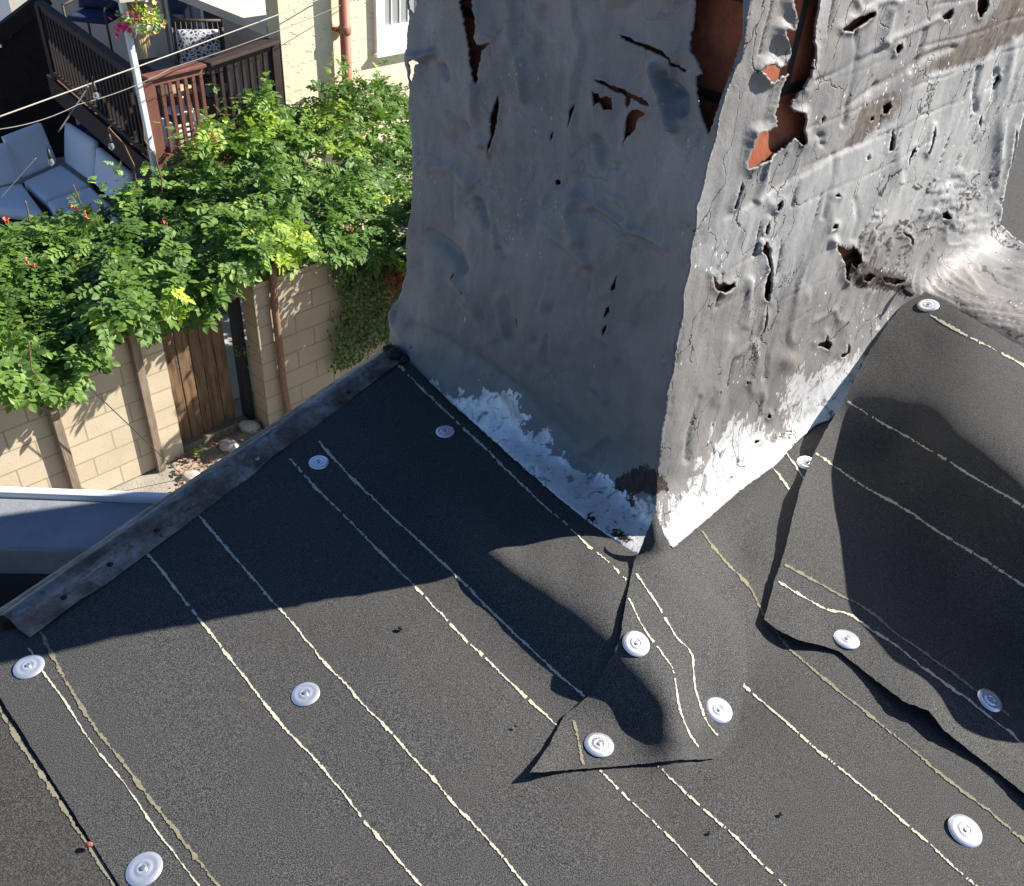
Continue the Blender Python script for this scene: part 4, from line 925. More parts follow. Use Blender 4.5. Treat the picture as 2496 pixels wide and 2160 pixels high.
# sprays that reach above the mass
for (x0, y0, x1, y1) in [(300, 445, 280, 400), (520, 330, 500, 260), (545, 300, 520, 205), (650, 215, 640, 180), (560, 290, 590, 220), (800, 220, 815, 140), (865, 200, 850, 145), (905, 210, 930, 150), (250, 500, 232, 430), (460, 390, 430, 330), (470, 370, 395, 300), (200, 520, 180, 470), (395, 430, 360, 405), (340, 470, 345, 400)]:
    for i in range(9):
        f = i/8; x = x0+(x1-x0)*f; y = y0+(y1-y0)*f; P = atv(x, y, vdepth(x0, .9)); d = np.array([rs.normal(), rs.normal(), .2]); L.pinnate(P, d, np.array([0, 0, 1.0])+rs.normal(size=3)*.4, .034, float(np.clip(.5+rs.normal()*.15, 0, 1)), rs, 3)
# the vine goes on to the right, out of sight behind the chimney, and shades the right wall
k_ = 0
while k_ < 1500:
    P = B_(rs.uniform(1.9, 4.6), rs.uniform(-1.3, -.1), rs.uniform(-3.3, -2.3)); q_ = (P-CAM) @ R; px_ = q_[0]/q_[2]*F + W/2
    if px_ < 1015: k_ += .02; continue
    L.pinnate(P, rs.normal(size=3)+[0, 0, -.3], np.array([0, 0, 1.0])+rs.normal(size=3)*.4, .075, .3, rs, 4); k_ += 1
L.build('leaves', LEAF, vine)
# ivy hanging down the right block wall
L = Leaves()
IVY = np.array([(800, 610), (960, 600), (1080, 600), (1080, 900), (930, 830), (860, 890), (808, 905), (822, 800), (838, 740), (812, 680)], float)
k_ = 0
while k_ < 5200:
    x = rs.uniform(795, 1080); y = rs.uniform(600, 910)
    if not inside(np.array([[x, y]]), IVY)[0] and rs.rand() > .03: continue
    P = atv(x, y, -.25 - .16*rs.rand()); d = np.array([rs.normal()*.5, rs.normal()*.5, -1]); L.leaflet(P, d, -VW*1.0 + rs.normal(size=3)*.45, rs.uniform(.03, .055), float(np.clip(.12 + rs.normal()*.12, 0, 1))); k_ += 1
L.build('ivy_leaves', LEAF, vine)
# stems
def pxs(L_, v): return [atv(x, y, v if not hasattr(v, '__len__') else v[i]) for i, (x, y) in enumerate(L_)]
trunk(pxs([(664, 640), (670, 760), (682, 850), (690, 930), (700, 1000), (702, 1040)], -.27), .034, 'stem', STEM, vine)
for L_, v, r in [([(265, 310), (300, 350), (325, 400), (335, 455)], 1.3, .008), ([(348, 300), (352, 340), (380, 380), (392, 440), (394, 480)], 1.2, .007), ([(520, 255), (560, 300), (600, 330)], 1.6, .006), ([(180, 450), (200, 500)], 1.0, .006), ([(60, 490), (75, 545)], .9, .006), ([(70, 830), (78, 900), (110, 940)], -.5, .005), ([(735, 250), (720, 290), (730, 330)], 2.0, .008)]:
    trunk(pxs(L_, v), r, 'stem', STEM, vine)
# dry clump
mb = MB()
for i in range(90):
    c = atv(968+rs.normal()*14, 665+rs.normal()*22, -.42); mb.tube([c, c+rs.normal(size=3)*.07, c+rs.normal(size=3)*.1-[0, 0, .05]], .004, 4)
mb.build('dry_twigs', noisy('dry_twig', (.25, .09, .05), (.42, .18, .1), 30, .9), vine)
# blossoms
FLO = noisy('trumpet_orange', (.75, .13, .06), (.85, .3, .17), 30, .6)
def trumpet(px, v, s, name='blossom', tilt=0):
    base = atv(*px, v); mb = MB()
    for q in range(3):
        a = rs.normal(size=3)*.6 + np.array([0, -.6, .5]); a /= np.linalg.norm(a)
        x = np.cross(a, [0.1, .2, 1]); x /= np.linalg.norm(x); y = np.cross(a, x); n = 10; k = len(mb.v)
        for i, (f, r) in enumerate([(0, .09), (.35, .13), (.75, .22), (.9, .5), (1.0, .42)]):
            for j in range(n):
                t = 2*math.pi*j/n; rr = r*(1+.35*math.cos(5*t) if i > 2 else 1); mb.v.append(tuple(base + a*f*s + (x*math.cos(t)+y*math.sin(t))*rr*s*.55))
        for i in range(4):
            for j in range(n): mb.f.append((k+i*n+j, k+i*n+(j+1) % n, k+(i+1)*n+(j+1) % n, k+(i+1)*n+j))
    mb.build('blossom', FLO, vine, True)
for (x, y, f) in [(620, 488, .5), (182, 510, .95), (212, 530, .92), (405, 548, .6), (410, 595, .55), (362, 655, .5), (20, 545, .9), (195, 640, .75), (515, 340, .9), (62, 790, .5), (858, 565, .2), (450, 450, .9), (70, 645, .7)]:
    trumpet((x, y), vdepth(x, f)-.12, .06 if y < 700 else .045)
# small plants by the gate
for (x, y, v, n, s, lab) in [(482, 1108, 0, 26, .05, 'small bright green weed at the foot of the plank gate'), (585, 850, -.02, 40, .03, 'thin feathery weed growing beside the black gate post')]:
    L = Leaves(); c = onz(x, y, GZ+.02) if v == 0 else atv(x, y, v)
    for i in range(n):
        d = rs.normal(size=3)*[1, 1, .5]+[0, 0, .5]; p = c + rs.normal(size=3)*.035*(1 if v == 0 else 2); L.leaflet(p, d, np.array([0, 0, 1.0])+rs.normal(size=3)*.3, s*rs.uniform(.7, 1.3), .7 if v == 0 else .4)
    wt = thing('weed', lab, 'weed', c); L.build('leaves', LEAF, wt)
# thin black cable across the wall
def cable(name, P, r, m, label, sag=0, cat='cable'):
    pts = []
    for i in range(len(P)-1):
        for k in range(12):
            f = k/12; pts.append(np.array(P[i])*(1-f)+np.array(P[i+1])*f - np.array([0, 0, sag*4*f*(1-f)]))
    pts.append(np.array(P[-1])); o = MB().tube(pts, r, 6).build(name, m, None, True); tag(o, label, cat); return o
GREYC = noisy('grey_cable', (.16, .16, .155), (.24, .235, .22), 20, .6); BLKC = noisy('black_cable', (.03, .03, .032), (.05, .05, .05), 20, .5)
cable('cable', [atv(175, 905, -.3), atv(255, 980, -.3), atv(450, 1165, -.3)], .005, BLKC, 'thin black cable slanting across the sunlit block wall')
cable('cable', [atv(-120, 318, .9), atv(0, 284, .9), atv(420, 132, 1.6), atv(775, 0, 2.45), atv(800, -10, 2.45)], .0060, noisy('pale_cable', (.33, .31, .27), (.42, .4, .34), 20, .6), 'upper pale cable strung over the yard in front of the deck', .0)
cable('cable', [atv(-120, 345, .95), atv(0, 315, .95), atv(190, 255, 1.2), atv(420, 165, 1.6), atv(860, 0, 2.42), atv(880, -8, 2.42)], .004, GREYC, 'lower thin grey cable running from the left edge to the downpipe', .03)
cable('cable', [atv(216, 210, 1.3), atv(142, 322, 1.3)], .006, GREYC, 'short taut wire dropping from the cables towards the sofa')
cable('cable', [atv(88, 385, 1.2), atv(35, 445, 1.2), atv(0, 485, 1.2)], .003, GREYC, 'hair-thin wire in front of the sofa cushions')
GLASS = mat('bulb_glass', (.8, .82, .85), .05, 0, .8); GLASS.node_tree.nodes['Principled BSDF'].inputs['Transmission Weight'].default_value = .85
for (x, y, s, lab) in [(120, 378, .055, 'clear festoon bulb hanging in front of the sofa back cushion'), (230, 215, .05, 'clear festoon bulb on the grey cable before the dark railing'), (268, 340, .045, 'clear festoon bulb low in front of the railing foot')]:
    v = 1.2; c = atv(x, y, v); t = thing('festoon_bulb', lab, 'light bulb', c, 'clear bulbs strung over the yard')
    MB().tube([c+[0, 0, .05], c, c-[0, 0, .03]], [.012, .016, .015], 8).build('socket', BLKC, t, True)
    MB().tube([c-[0, 0, .03], c-[0, 0, .05], c-[0, 0, .075], c-[0, 0, .1]], [.012, .024, .026, .006], 10).build('glass', GLASS, t, True)
    MB().tube([c+[0, 0, .05], c+[.004, 0, .1]], .003, 5).build('hook', BLKC, t, True)
tag(MB().tube([atv(385, 1165, -.12), atv(392, 1190, -.14), atv(398, 1215, -.16)], [.02, .012, .005], 7).build('ribbon', noisy('pink_ribbon', (.7, .2, .18), (.8, .35, .3), 20, .7), None, True), 'scrap of pink ribbon tied low on the wooden post', 'ribbon')

# ------------------------------------------------------------------ low roof strip at the far left
LZ = -.86
a = onz(-500, 1190, LZ); b = onz(420, 1225, LZ); c = onz(460, 1345, LZ); d = onz(-500, 1330, LZ)
lr = thing('low_roof', 'white coated low roof strip beyond the metal edge, mostly in shade', 'roof', (a+c)/2)
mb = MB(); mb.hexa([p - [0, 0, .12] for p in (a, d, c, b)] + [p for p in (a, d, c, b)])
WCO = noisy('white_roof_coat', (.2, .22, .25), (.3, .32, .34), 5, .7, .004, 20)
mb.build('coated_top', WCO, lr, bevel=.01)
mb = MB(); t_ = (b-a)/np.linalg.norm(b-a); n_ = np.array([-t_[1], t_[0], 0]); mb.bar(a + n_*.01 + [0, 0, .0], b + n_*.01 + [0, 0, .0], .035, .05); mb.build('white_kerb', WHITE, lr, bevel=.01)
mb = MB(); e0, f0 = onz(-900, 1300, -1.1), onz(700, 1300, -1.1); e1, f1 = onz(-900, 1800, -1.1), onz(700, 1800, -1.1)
mb.hexa([p - [0, 0, .1] for p in (e0, e1, f1, f0)] + [p for p in (e0, e1, f1, f0)]); tag(mb.build('deep_shade_slab', BLK), 'dark lower roof in deep shade below the metal edge', 'roof')  # black slab put where only deep shade shows
# body of the house we stand on
hb = thing('roof_house', 'house body below the felt roof, seen only as its edge', 'house', (0, 0, GZ))
A = onz(40, 1535, 0); Bp = onz(975, 862, 0); t_ = (Bp-A)/np.linalg.norm(Bp-A); o_ = np.array([-t_[1], t_[0], 0])
p0 = A - t_*3 - o_*.03; p1 = Bp + t_*.3 - o_*.03; far = 7
mb = MB(); q = [p0, p0 - o_*far, p1 - o_*far, p1]
mb.hexa([np.array([x[0], x[1], GZ]) for x in q] + [np.array([x[0], x[1], -.035]) for x in q]); mb.build('wall', noisy('roof_deck_dark', (.03, .03, .03), (.05, .05, .05), 10), hb)

# ------------------------------------------------------------------ neighbouring house
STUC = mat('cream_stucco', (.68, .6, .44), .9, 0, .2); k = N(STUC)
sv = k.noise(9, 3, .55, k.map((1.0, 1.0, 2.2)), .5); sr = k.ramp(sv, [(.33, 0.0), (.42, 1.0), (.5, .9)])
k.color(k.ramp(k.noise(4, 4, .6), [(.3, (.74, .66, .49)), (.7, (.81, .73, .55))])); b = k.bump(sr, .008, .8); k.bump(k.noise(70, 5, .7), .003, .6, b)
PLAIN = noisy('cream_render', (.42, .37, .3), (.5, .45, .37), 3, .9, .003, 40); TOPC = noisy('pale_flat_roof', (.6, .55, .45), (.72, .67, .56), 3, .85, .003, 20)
RZ = -1.5; UC = 3.15
hs = thing('stucco_house', 'cream stucco house with a sunlit front and a flat roofed wing over the deck', 'house', B_(4, 3, GZ))
# front
V = [B_(UC, 2.5, GZ), B_(9, 2.5, GZ), B_(9, 2.5, -.98), B_(UC, 2.5, -.98), B_(UC, 2.75, GZ), B_(9, 2.75, GZ), B_(9, 2.75, -.98), B_(UC, 2.75, -.98)]
obj('front_wall', V, [(0, 1, 2, 3), (1, 5, 6, 2), (5, 4, 7, 6), (4, 0, 3, 7), (3, 2, 6, 7)], STUC, hs, False)
MB().box(B_, (UC-.03, 2.46, -.98), (9, 2.8, -.9)).build('coping', TOPC, hs)
# side wall with the opening for the sliding door: v 3.75..5.25
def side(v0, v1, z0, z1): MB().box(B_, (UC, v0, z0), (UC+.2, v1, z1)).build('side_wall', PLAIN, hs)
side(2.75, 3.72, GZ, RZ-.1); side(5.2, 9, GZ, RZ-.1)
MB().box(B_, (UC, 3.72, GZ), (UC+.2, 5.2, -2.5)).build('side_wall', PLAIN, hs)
MB().box(B_, (UC-.02, 2.752, RZ-.1), (9, 9, RZ)).build('flat_roof', TOPC, hs)
dr = obj('sliding_door', *(lambda m: (m.v, m.f))(MB().box(B_, (UC+.04, 3.72, -2.5), (UC+.1, 3.80, RZ-.11)).box(B_, (UC+.04, 5.12, -2.5), (UC+.1, 5.2, RZ-.11)).box(B_, (UC+.035, 3.80, -2.5), (UC+.105, 5.12, -2.42)).box(B_, (UC+.05, 4.25, -2.42), (UC+.1, 4.31, RZ-.11))), noisy('pale_frame', (.5, .53, .55), (.6, .62, .63), 9, .5), hs, False)
dgl = mat('door_glass', (.03, .05, .07), .06, 0, .9)
mb = MB().box(B_, (UC+.06, 4.31, -2.42), (UC+.075, 5.12, RZ-.11)); mb.build('glass', dgl, dr)
mb = MB().box(B_, (UC+.055, 3.80, -2.42), (UC+.07, 4.25, RZ-.11)); mb.build('screen', noisy('dark_screen', (.02, .02, .022), (.035, .033, .03), 20), dr)
mb = MB()
for i in range(9): v = 4.4+i*.06; mb.tube([B_(UC+.15, v, -2.4), B_(UC+.15, v, RZ-.12)], .028, 6)
mb.build('curtain', noisy('blue_curtain', (.18, .24, .3), (.28, .35, .42), 8), dr, True)
MB().box(B_, (UC-.32, 3.7, -2.5), (UC, 5.3, -2.44)).build('door_step', noisy('step_grey', (.2, .21, .21), (.3, .3, .29), 6), hs, bevel=.01)
# window
wa = uvz(atv(912, 128, 2.5)); pa = uvz(atv(931, 62, 2.5))
wn = obj('window', *(lambda m: (m.v, m.f))(MB().box(B_, (wa[0], 2.44, wa[2]), (wa[0]+1.2, 2.5, pa[2])).box(B_, (wa[0], 2.44, pa[2]), (pa[0], 2.5, -1.02)).box(B_, (wa[0]+1.05, 2.44, pa[2]), (wa[0]+1.2, 2.5, -1.02)).box(B_, (wa[0]-.03, 2.40, wa[2]-.04), (wa[0]+1.23, 2.49, wa[2]))), WHITE, hs, False)
MB().box(B_, (pa[0]-.01, 2.475, pa[2]-.01), (wa[0]+1.06, 2.485, -1.03)).build('pane', mat('window_glass', (.33, .34, .34), .12, 0, .6), wn)
mb = MB()
for i in range(7): mb.box(B_, (pa[0]+.12+i*.135, 2.462, pa[2]), (pa[0]+.135+i*.135, 2.474, -1.03))
mb.build('muntin', WHITE, wn)
# downpipe
dp = uvz(atv(841, 80, 2.38)); PIPE = noisy('terracotta_pipe', (.36, .13, .085), (.44, .18, .12), 6, .55)
dpt = thing('downpipe', 'terracotta coloured downpipe on the sunlit stucco wall', 'downpipe', B_(dp[0], 2.38, GZ))
MB().tube([B_(dp[0], 2.38, GZ), B_(dp[0], 2.38, -.92)], .062, 18).build('pipe', PIPE, dpt, True)
cl = uvz(atv(841, 73, 2.38))[2]; MB().tube([B_(dp[0], 2.38, cl-.05), B_(dp[0], 2.38, cl-.03), B_(dp[0], 2.38, cl+.04), B_(dp[0], 2.38, cl+.05)], [.066, .076, .076, .066], 18).build('collar', PIPE, dpt, True)
MB().box(B_, (dp[0]-.1, 2.42, cl-.02), (dp[0]+.1, 2.5, cl+.02)).build('bracket', PIPE, dpt)

# ------------------------------------------------------------------ deck
DZ = -2.5
dk = thing('raised_deck', 'raised wooden deck with dark boards beside the house', 'deck', B_(2.2, 4, GZ))
mb = MB()
for i in range(24): v = 2.12 + i*.145; ue = 1.22+(v-2.2)*.133; mb.box(B_, (ue, v, DZ-.04), (3.14, v+.135, DZ))
mb.build('boards', noisy('deck_boards', (.12, .055, .035), (.2, .095, .06), 5, .8), dk)
MB().box(B_, (1.27, 2.08, DZ-.28), (3.14, 2.12, DZ-.002)).build('fascia', RAILM, dk)
MB().bar(B_(1.2, 2.12, DZ-.14), B_(1.66, 5.6, DZ-.14), .04, .28).build('fascia', RAILD, dk)
for (u, v) in ((1.33, 2.2), (3.0, 2.2)): MB().box(B_, (u-.06, v-.06, GZ), (u+.06, v+.06, DZ-.041)).build('support_post', RAILD, dk)
def railing(name, label, p, q, m, n, zt=-1.6, zb=DZ+.03, posts=(True, True), slope=0, topw=.14):
    p = np.array(p, float); q = np.array(q, float); t = thing(name, label, 'railing', B_(p[0], p[1], zb))
    def P(f, z): return B_(p[0]+(q[0]-p[0])*f, p[1]+(q[1]-p[1])*f, z + slope*f)
    MB().bar(P(-.02, zt), P(1, zt), topw, .035).build('top_rail', m, t, bevel=.006)
    MB().bar(P(0, zt-.055), P(1, zt-.055), .04, .07).build('upper_rail', m, t)
    MB().bar(P(0, zb+.05), P(1, zb+.05), .09, .05).build('bottom_rail', m, t, bevel=.004)
    me = None
    for i in range(n):
        f = (i+.75)/(n+.2)
        if me is None:
            o0 = MB().bar(P(f, zb+.076), P(f, zt-.092), .036, .036, up=UW).build('baluster', m, t, origin=P(f, zb)); me = o0; base = P(f, zb)
        else:
            o = me.copy(); sc.collection.objects.link(o); o.parent = t; o.location = tuple(P(f, zb) - ORG[t.name])
    for i, on in enumerate(posts):
        if on: MB().bar(P(i, zb-.3), P(i, zt-.02), .105, .105, up=UW).build('post', m, t, bevel=.006)
    return t
railing('deck_railing', 'sunlit reddish brown front railing of the deck', (1.25, 2.06), (1.95, 2.17), RAILM, 7, posts=(True, False))
railing('deck_railing', 'black shaded railing between the brown railing and the house wall', (2.0, 2.2), (3.08, 2.56), RAILD, 9, posts=(False, True), topw=.2)
railing('deck_railing', 'long dark side railing of the deck behind the sofa', (1.26, 2.28), (1.67, 5.36), RAILD, 24, posts=(False, True), topw=.1)
# board fence further back
ap = uvz(atv(98, 0, 8.0)); lo = uvz(atv(-260, 420, 8.0)); lo0 = uvz(atv(0, 112, 8.0))
fz = thing('board_fence', 'dark stained board fence with a sloping top behind the sofa', 'fence', B_(ap[0], 8, GZ))
sl_ = (ap[2]-lo0[2])/(ap[0]-lo0[0]); n = 34; u = ap[0]+.12
for i in range(n):
    u1 = u - .16; zt = ap[2] + sl_*(u-.08-ap[0]); zt = max(zt, GZ+.9)
    hole = 0
    mb = MB(); 
    if hole: mb.box(B_, (u1+.012, 8.0, GZ), (u, 8.025, zt-.5)); mb.box(B_, (u1+.012, 8.0, zt-.25), (u, 8.025, zt))
    else: mb.box(B_, (u1-.012, 8.0 + .006*(i % 2), GZ), (u, 8.025, zt))
    mb.build('board', RAILD, fz); u = u1
    if u < lo[0]: break
MB().bar(B_(ap[0]+.1, 7.99, ap[2]+.03), B_(u, 7.99, max(ap[2]+sl_*(u-ap[0]), GZ+.9)+.03), .1, .2).build('cap_rail', RAILD, fz)
wbox('far_wall', -8, 2.6, 11.5, 11.8, GZ, -.2, PLAIN); tag(bpy.data.objects['far_wall'], 'beige wall far behind the dark board fence', 'wall')
bw = MB().box(B_, (-8, 10.8, GZ), (uvz(atv(28, 30, 10.8))[0], 11.0, -.4)).build('blue_wall', noisy('blue_grey_wall', (.13, .16, .22), (.17, .2, .27), 4), None); tag(bw, 'blue grey wall at the top left corner behind the fence', 'wall')
# post, and an unseen canopy added to shade the deck railing
pp = uvz(atv(296, 0, 2.0)); MBp = MB().bar(B_(1.17, 1.92, GZ), B_(1.13, 2.0, -.86), .058, .058, up=UW)
tag(MBp.build('white_post', noisy('white_metal', (.6, .63, .66), (.7, .72, .74), 5, .5), None, bevel=.006), 'tall slender white metal post in front of the deck corner', 'post')
cn = MB().box(B_, (2.0, 1.8, -.86), (3.1, 5.6, -.74)).box(B_, (1.05, 1.88, -.86), (1.998, 2.1, -.76)).build('shade_canopy', PLAIN); tag(cn, 'flat canopy over the deck held by the white post', 'canopy')
# hanging basket with wind chime
hbp = uvz(atv(343, 62, 1.95)); hb_ = thing('hanging_basket', 'white hanging basket of yellow and magenta flowers beside the white post', 'flower basket', B_(*hbp))
c = B_(*hbp); MB().tube([c-[0, 0, .07], c-[0, 0, .05], c, c+[0, 0, .02]], [.05, .085, .12, .125], 20).build('pot', WHITE, hb_, True)
mb = MB()
for a in (0, 2.1, 4.2): mb.tube([c+[.11*math.cos(a), .11*math.sin(a), .02], B_(hbp[0], hbp[1], -.86)], .003, 4)
mb.build('hanger', BLKC, hb_)
L = Leaves()
for i in range(500):
    d = rs.normal(size=3); d /= np.linalg.norm(d); p = c + [0, 0, .07] + d*[.21, .21, .12]*rs.uniform(.5, 1); L.leaflet(p, d+rs.normal(size=3)*.5, np.array([0, 0, 1.0])+d, .035, float(np.clip(.62+rs.normal()*.15, 0, 1)))
L.build('foliage', LEAF, hb_)
def blobs(name, col, n, off, spread, r, parent):
    mb = MB(); m_ = noisy(name+'_petal', col, tuple(min(1, x*1.2) for x in col), 20, .6)
    for i in range(n):
        p = c + np.array(off) + rs.normal(size=3)*spread; d = rs.normal(size=3)+[0, -1, .6]; d /= np.linalg.norm(d); x = np.cross(d, [0, .1, 1]); x /= np.linalg.norm(x); y = np.cross(d, x); k = len(mb.v); mb.v.append(tuple(p))
        for j in range(10): t = 2*math.pi*j/10; rr = r*(1 if j % 2 else .72); mb.v.append(tuple(p + (x*math.cos(t)+y*math.sin(t))*rr + d*r*.35))
        for j in range(10): mb.f.append((k, k+1+j, k+1+(j+1) % 10))
    mb.build('blossoms', m_, parent)
left = (atv(300, 45, 1.95)-c); blobs('yellow', (.85, .62, .2), 60, (0.02, 0, .08), .085, .024, hb_)
blobs('magenta', (.7, .03, .2), 34, left*.75+[0, 0, -.02], .055, .026, hb_); blobs('pale_pink', (.8, .6, .65), 12, (0, 0, .1), .12, .02, hb_)
wcp = uvz(atv(346, 78, 1.95)); wc_ = thing('wind_chime', 'bamboo wind chime hanging under the flower basket', 'wind chime', B_(*wcp))
for i, (dx, L0, L1) in enumerate([(-9, 74, 118), (-3, 74, 128), (2, 72, 136), (8, 70, 118), (12, 72, 112), (5, 74, 142)]):
    p = atv(345+dx, L0, 1.95); q = atv(345+dx+6, L1, 1.95); MB().tube([p, q], .013, 8).build('tube', noisy('bamboo', (.4, .29, .17), (.52, .4, .25), 12) if i == 0 else bpy.data.materials['bamboo'], wc_, True)
MB().tube([B_(*wcp)+[0, 0, -.01], B_(*wcp)+[0, 0, .005]], .05, 12).build('disc', bpy.data.materials['bamboo'], wc_)

# ------------------------------------------------------------------ sofa
SOFA = noisy('pale_sofa_fabric', (.93, .93, .91), (.96, .96, .94), 3, .9, .002, 200)
FRAME = noisy('dark_rattan', (.06, .04, .03), (.11, .08, .06), 40, .8, .004, 80)
def pillow(name, c8, puff, m, parent, n=14):
    """soft cushion inside a hexahedron of eight corners (bottom four, then top four)"""
    c8 = [np.array(p, float) for p in c8]; V = []; Fc = []
    def tri(x, y, z):
        b = (c8[0]*(1-x)+c8[1]*x)*(1-y)+(c8[3]*(1-x)+c8[2]*x)*y; t = (c8[4]*(1-x)+c8[5]*x)*(1-y)+(c8[7]*(1-x)+c8[6]*x)*y; return b*(1-z)+t*z
    for side_ in (0, 1):
        for j in range(n+1):
            for i in range(n+1):
                x, y = i/n, j/n; e = (max(0, 1-abs(2*x-1)**4)*max(0, 1-abs(2*y-1)**4))**.5
                e = .5 - .5*(puff + (1-puff)*e) if side_ == 0 else .5 + .5*(puff + (1-puff)*e)
                V.append(tri(x, y, e + .02*fbm(np.array([[x*3+c8[0][0], y*3, 0.0]]), 1, 2)[0]))
    k = (n+1)**2
    for j in range(n):
        for i in range(n):
            a = j*(n+1)+i; Fc.append((a, a+n+1, a+n+2, a+1)); Fc.append((k+a, k+a+1, k+a+n+2, k+a+n+1))
    rim = [(i, 0) for i in range(n)] + [(n, j) for j in range(n)] + [(i, n) for i in range(n, 0, -1)] + [(0, j) for j in range(n, 0, -1)]
    for (i, j), (i2, j2) in zip(rim, rim[1:]+rim[:1]):
        a = j*(n+1)+i; b = j2*(n+1)+i2; Fc.append((a, b, k+b, k+a))
    return obj(name, V, Fc, m, parent, True)
SZ = -4.05
sf = thing('corner_sofa', 'pale corner sofa with square back cushions in the shaded yard', 'sofa', B_(1, 6, GZ))
def zp(x, y, z=SZ): return uvz(onz(x, y, z))
def seat(pts, th=.16, puff=.75):
    P4 = [zp(*p) for p in pts]; return pillow('seat_cushion', [B_(p[0], p[1], SZ-th) for p in P4] + [B_(p[0], p[1], SZ+.0) for p in P4], puff, SOFA, sf)
seat([(112, 487), (215, 448), (148, 398), (58, 440)])
seat([(114, 490), (218, 452), (275, 505), (160, 560)])
seat([(-70, 500), (105, 518), (50, 444), (-100, 470)])
seat([(160, 562), (277, 507), (350, 590), (230, 640)])
def back(p, q, hgt, tilt, n_):
    """back cushion standing on the seat from picture point p to q"""
    a = zp(*p); b = zp(*q); d = (b-a)[:2]; d = d/np.linalg.norm(d); nn = np.array([-d[1], d[0]])
    if nn @ np.array(n_) < 0: nn = -nn
    th = .17
    def P(s, o, z): return B_(s[0]+nn[0]*o, s[1]+nn[1]*o, z)
    return pillow('back_cushion', [P(a, 0, SZ), P(b, 0, SZ), P(b, tilt, SZ+hgt), P(a, tilt, SZ+hgt), P(a, th, SZ+.02), P(b, th, SZ+.02), P(b, th+tilt, SZ+hgt), P(a, th+tilt, SZ+hgt)], .35, SOFA, sf)
back((62, 438), (148, 400), .56, .12, (0, 1)); back((-45, 470), (55, 446), .5, .12, (0, 1))
back((150, 400), (220, 450), .56, .12, (1, 0)); back((222, 452), (300, 520), .5, .12, (1, 0)); back((302, 522), (372, 585), .4, .12, (1, 0))
b1 = [zp(*p) for p in [(-120, 500), (105, 528), (165, 575), (230, 660), (380, 590), (155, 392), (-110, 455)]]
mb = MB(); k = len(mb.v); mb.v = [tuple(B_(p[0], p[1], z)) for z in (GZ+.06, SZ-.17) for p in b1]; m_ = len(b1)
mb.f = [tuple(range(m_))[::-1], tuple(range(m_, 2*m_))] + [(i, (i+1) % m_, m_+(i+1) % m_, m_+i) for i in range(m_)]
mb.build('base', FRAME, sf)
# dark blue planter between sofa and deck
pb = uvz(onz(262, 420, GZ)); bp = thing('blue_pot', 'deep blue glazed pot between the sofa and the deck', 'pot', B_(*pb))
MB().tube([B_(pb[0]-.25, pb[1]-.6, GZ), B_(pb[0]-.25, pb[1]-.6, GZ+.25), B_(pb[0]-.25, pb[1]-.6, GZ+.6), B_(pb[0]-.25, pb[1]-.6, GZ+.85), B_(pb[0]-.25, pb[1]-.6, GZ+.9)], [.22, .34, .38, .33, .36], 28).build('pot', noisy('blue_glaze', (.01, .012, .09), (.02, .025, .16), 6, .3), bp, True)
# ------------------------------------------------------------------ things on the deck
CH = noisy('chair_brown', (.05, .035, .028), (.09, .06, .045), 20, .6)
def chair(name, label, u, v, rot, padm, pillow_m=None, lattice=False):
    t = thing(name, label, 'chair', B_(u, v, DZ)); cr, sr = math.cos(rot), math.sin(rot)
    def P(a, b, z): return B_(u + a*cr - b*sr, v + a*sr + b*cr, DZ + z)
    for a in (-.28, .28):
        for b_, h in ((-.28, .62), (.28, .9)): MB().tube([P(a, b_, 0), P(a, b_*1.02, h)], .016, 7).build('leg', CH, t, True)
        MB().tube([P(a, -.28, .62), P(a, .3, .64)], .02, 7).build('armrest', CH, t, True)
    mb = MB()
    for i in range(9):
        s_ = -.26 + i*.065; mb.tube([P(s_, .28, .42), P(s_*.9, .38, .95)], .008, 5)
        if lattice: mb.tube([P(s_, -.28, .4), P(s_*.5, .28, .41)], .007, 5); mb.tube([P(-.28, s_, .4), P(.28, s_*.6, .41)], .007, 5)
    mb.tube([P(-.28, .39, .95), P(.28, .39, .95)], .018, 7); mb.build('back_frame', CH, t, True)
    if padm: pillow('seat_pad', [P(a, b, z) for z in (.41, .5) for a, b in ((-.26, -.26), (.26, -.26), (.26, .26), (-.26, .26))], .7, padm, t)
    return t, P
PATT = mat('patterned_fabric', (.3, .33, .4), .85); k = N(PATT); wv = k.n('ShaderNodeTexVoronoi', feature='DISTANCE_TO_EDGE'); wv.inputs['Scale'].default_value = 22; k.l(k.co, wv.inputs[0]); k.color(k.ramp(wv.outputs[0], [(.1, (.55, .56, .6)), (.2, (.045, .05, .08))]))
NAVY = noisy('navy_cushion', (.015, .025, .07), (.03, .045, .11), 8, .85)
cu = uvz(atz_ if False else onz(500, 215, DZ+.3)); t, P = chair('patio_chair', 'brown metal chair behind the railing holding a patterned pillow', cu[0], cu[1], -.5, None, None, True)
o = pillow('throw_pillow', [P(a, b, z) for (a, b, z) in ((-.24, .02, .44), (.24, .02, .44), (.24, .2, .88), (-.24, .2, .88), (-.22, .16, .42), (.22, .16, .42), (.22, .34, .88), (-.22, .34, .88))], .3, PATT, None); tag(o, 'black and white patterned pillow leaning on the chair by the door', 'pillow')
cu = uvz(onz(232, 30, DZ+.5)); t, P = chair('lounge_chair', 'lounge chair with navy cushions at the back of the deck', cu[0], cu[1], -.9, NAVY)
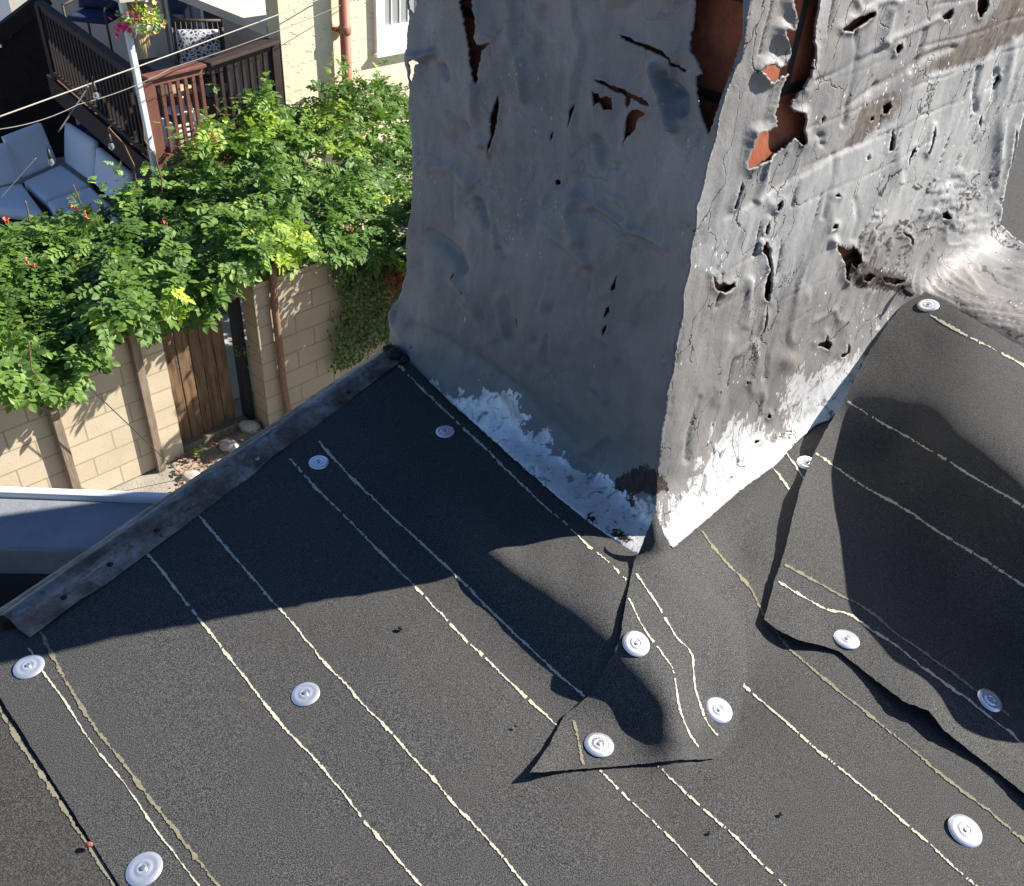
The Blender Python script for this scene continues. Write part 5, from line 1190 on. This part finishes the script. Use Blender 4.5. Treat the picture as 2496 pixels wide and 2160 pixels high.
o = pillow('lounge_pillow', [P(a, b, z) for (a, b, z) in ((-.3, .1, .5), (.3, .1, .5), (.3, .26, 1.05), (-.3, .26, 1.05), (-.3, .28, .5), (.3, .28, .5), (.3, .42, 1.05), (-.3, .42, 1.05))], .4, NAVY, None); tag(o, 'large navy pillow with faint white lines on the lounge chair', 'pillow')
tu = uvz(onz(430, 222, DZ+.42)); tb = thing('side_table', 'small round tan topped table behind the brown railing', 'table', B_(tu[0], tu[1], DZ))
c = B_(tu[0], tu[1], DZ); MB().tube([c+[0, 0, .42], c+[0, 0, .445]], .2, 28).build('table_top', noisy('tan_top', (.4, .28, .15), (.5, .37, .22), 6), tb, True)
for a in (0, 1.57, 3.14, 4.71): MB().tube([c+[.13*math.cos(a), .13*math.sin(a), .42], c+[.17*math.cos(a), .17*math.sin(a), 0]], .014, 6).build('leg', WHITE, tb, True)
MB().tube([c+[0, 0, .2], c+[0, 0, .215]], .16, 24).build('shelf', WHITE, tb, True)
xu = uvz(onz(455, 352, DZ)); xt = thing('lit_gap_crate', 'white slatted crate low behind the railing foot', 'crate', B_(xu[0], xu[1], DZ))  # white slats put in for bright lit gaps on the deck
for i in range(5): MB().box(B_, (xu[0]-.2, xu[1]-.13, DZ+.03+i*.055), (xu[0]+.22, xu[1]-.115, DZ+.052+i*.055)).build('slat', WHITE, xt)
for s_ in (-.2, .2): MB().box(B_, (xu[0]+s_, xu[1]-.11, DZ), (xu[0]+s_+.02, xu[1]+.1, DZ+.3)).build('side', WHITE, xt)
# ------------------------------------------------------------------ next roof, seen right of the chimney
e0 = K + E*1.62 - D*2.5; Vn = [K + E*1.62 - D*3.0, K + E*6 - D*3.0, K + E*6 + D*2.5, K + E*1.62 + D*.9]
mb = MB(); mb.hexa([p*[1, 1, 0] + [0, 0, -.2] for p in Vn] + [p*[1, 1, 0] + [0, 0, .12] for p in Vn])
o = mb.build('neighbour_roof', FELT2); tag(o, 'grey granular felt roof beyond the chimney at the right edge', 'roof')
